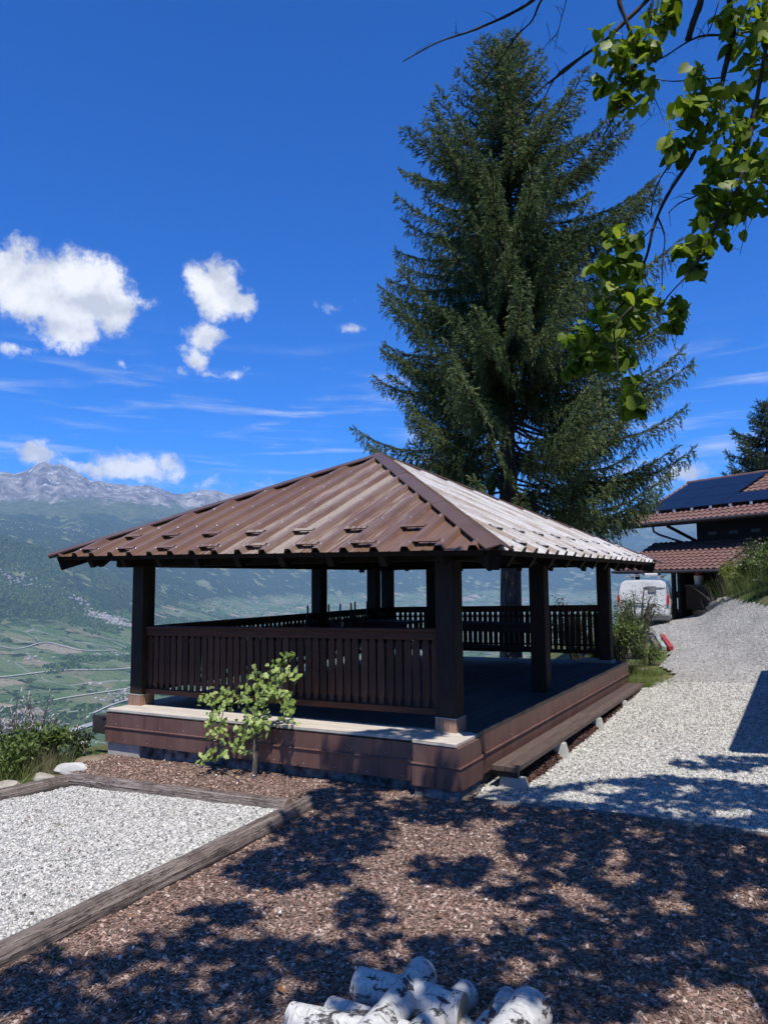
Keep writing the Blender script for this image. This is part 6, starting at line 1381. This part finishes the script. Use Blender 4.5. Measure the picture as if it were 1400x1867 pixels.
for k, (x, y, h, r_) in enumerate(((-6.15, -.62, 1.0, .30), (-6.5, -.88, 1.2, .34), (-6.0, -1.0, .8, .25))):
    root = shrub('dry_stem_plant', x, y, r_, r_, h, 420, .07, M['lav'], ('grey-violet dry stems rising above the left shrubs, right-hand clump', 'grey-violet dry stems at the very left edge', 'grey-violet dry stems between the left shrubs')[k], 'plant', 60 + k, 18, .2, (NV, NF), group='grey-violet dry plants')
o = tuft('dry_stem_plant', -5.28, -.42, .05, .5, 9, M['dry'], 'dry curled stem with seed heads beside the deck corner', 'plant', 66, .5, flowers=6)
# right of the pavilion
shrub('leafy_shrub', -.30, 8.75, .80, .6, 1.7, 4200, .052, M['shrubA'], 'arching green shrub right behind the last bench foot and rear post', seed=71, stems=22, arch=.7)
shrub('leafy_shrub', -.55, 8.2, .32, .35, .85, 1300, .055, M['shrubY'], 'yellow-green shrub against the rear right post', seed=72, stems=12)
shrub('leafy_shrub', -.25, 10.6, .70, .8, 1.8, 3600, .05, M['shrubD'], 'dark arching shrub in front of the van', seed=73, stems=22, arch=.8, template=(NV, NF))
shrub('leafy_shrub', .12, 9.6, .38, .6, .62, 1500, .06, M['shrubA'], 'low grassy shrub beside the painted beams', seed=74, stems=12, template=(NV, NF))
shrub('leafy_shrub', -1.6, 10.4, .9, .7, 1.75, 3000, .05, M['shrubD'], 'dark shrub showing above the back railing near the right corner', seed=75, stems=20, arch=.5)
shrub('leafy_shrub', -3.4, 9.6, .8, .5, 1.5, 1800, .05, M['shrubA'], 'low green shrub behind the back railing by the spruce trunk', seed=76, stems=14)
shrub('leafy_shrub', -2.3, 9.0, .9, .5, .9, 2000, .05, M['shrubA'], 'low foliage under the back railing', seed=77, stems=14)
for k, (x, y, r_, h) in enumerate(((.28, 7.45, .32, .22), (.62, 7.55, .40, .12), (.10, 8.3, .30, .34), (1.15, 7.35, .35, .07), (.42, 8.3, .3, .22), (.55, 7.05, .18, .16))):
    tuft('grass_tuft', x, y, r_, h, 700, M['grass'], ('bright green grass tuft at the far end of the bench', 'short green grass where bench, yard and drive meet', 'taller grass tuft beside the rear deck corner', 'thin low grass strip between yard and drive', 'grass tuft beside the low shrub at the drive', 'small grass tuft touching the bench end')[k], seed=80 + k, group='grass by the bench end', flowers=3 if k in (2, 4) else 0)
# bank before the chalet
for k, (x, y, rx, h, m_, n) in enumerate(((.72, 19.1, .45, .62, 'shrubA', 2600), (1.35, 18.0, .55, .85, 'shrubY', 2600), (1.95, 16.9, .6, .95, 'shrubA', 2600), (2.55, 15.6, .7, 1.0, 'shrubA', 2400), (2.2, 18.2, .8, 1.2, 'shrubD', 2400))):
    shrub('leafy_shrub', x, y, rx, rx * .8, h, n, .075, M[m_], ('rounded green shrub at the left end of the bank', 'green shrub on the bank below the tiled verge', 'darker shrub in the middle of the bank', 'green shrub on the bank at the right edge', 'dark shrub high on the bank against the chalet wall')[k], seed=90 + k, stems=20, arch=.5, dz=.15)
for k, (x, y, h) in enumerate(((1.2, 18.7, 1.0), (1.6, 17.3, .9), (2.2, 16.0, .9), (1.7, 18.3, 1.2), (2.7, 16.6, 1.2))):
    tuft('wildflower_tuft', x, y, .6, h, 520, M['dry'] if k in (0, 3) else M['grass'], ('tall dry grass at the left of the bank', 'green grass with white umbels low on the bank', 'green grass with white umbels by the drive at the right edge', 'tall dry grass against the chalet wall', 'tall green grass at the top right of the bank')[k], 'grass', 100 + k, .22, dz=.1, group='wildflowers on the bank', flowers=9)
# strays on gravel and mulch
tuft('weed', -2.68, -2.74, .06, .11, 26, M['shrubD'] if False else M['dry'], 'small withered weed in the gravel bed', 'weed', 110, .8, dz=.04)
shrub('weed', -.47, -4.30, .05, .04, .02, 26, .03, M['shrubY'], 'small green weed beside the edging log in the mulch', 'weed', 111, 6, .2)
shrub('weed', 2.75, -2.55, .05, .05, .03, 24, .03, M['shrubA'], 'small green weed at the lower right of the mulch', 'weed', 112, 5, .2)
tuft('weed', 3.02, -2.75, .12, .16, 60, M['grass'], 'grass seedlings at the lower right corner of the mulch', 'weed', 113, .6)

# ================================================================== HAZE
m = bpy.data.materials.new('valley_haze'); m.use_nodes = True; t = NT(m.node_tree); t.n.clear()
pv = t.new('ShaderNodeVolumePrincipled'); pv.inputs['Color'].default_value = (.40, .63, 1.0, 1); pv.inputs['Density'].default_value = 3.9e-5; pv.inputs['Anisotropy'].default_value = .0
ou = t.new('ShaderNodeOutputMaterial'); t.l.new(pv.outputs[0], ou.inputs['Volume'])
zlo = float(VALV[:, 2].min()) - 20; zhi = float(VALV[:, 2].max()) + 30
hz = link('haze', pymesh('haze', *box_geo(CAM.x - 21000, CAM.x + 21000, CAM.y - 21000, CAM.y + 21000, zlo, zhi)), m)
tag(hz, 'blue summer haze filling the valley air', 'haze', kind='stuff')
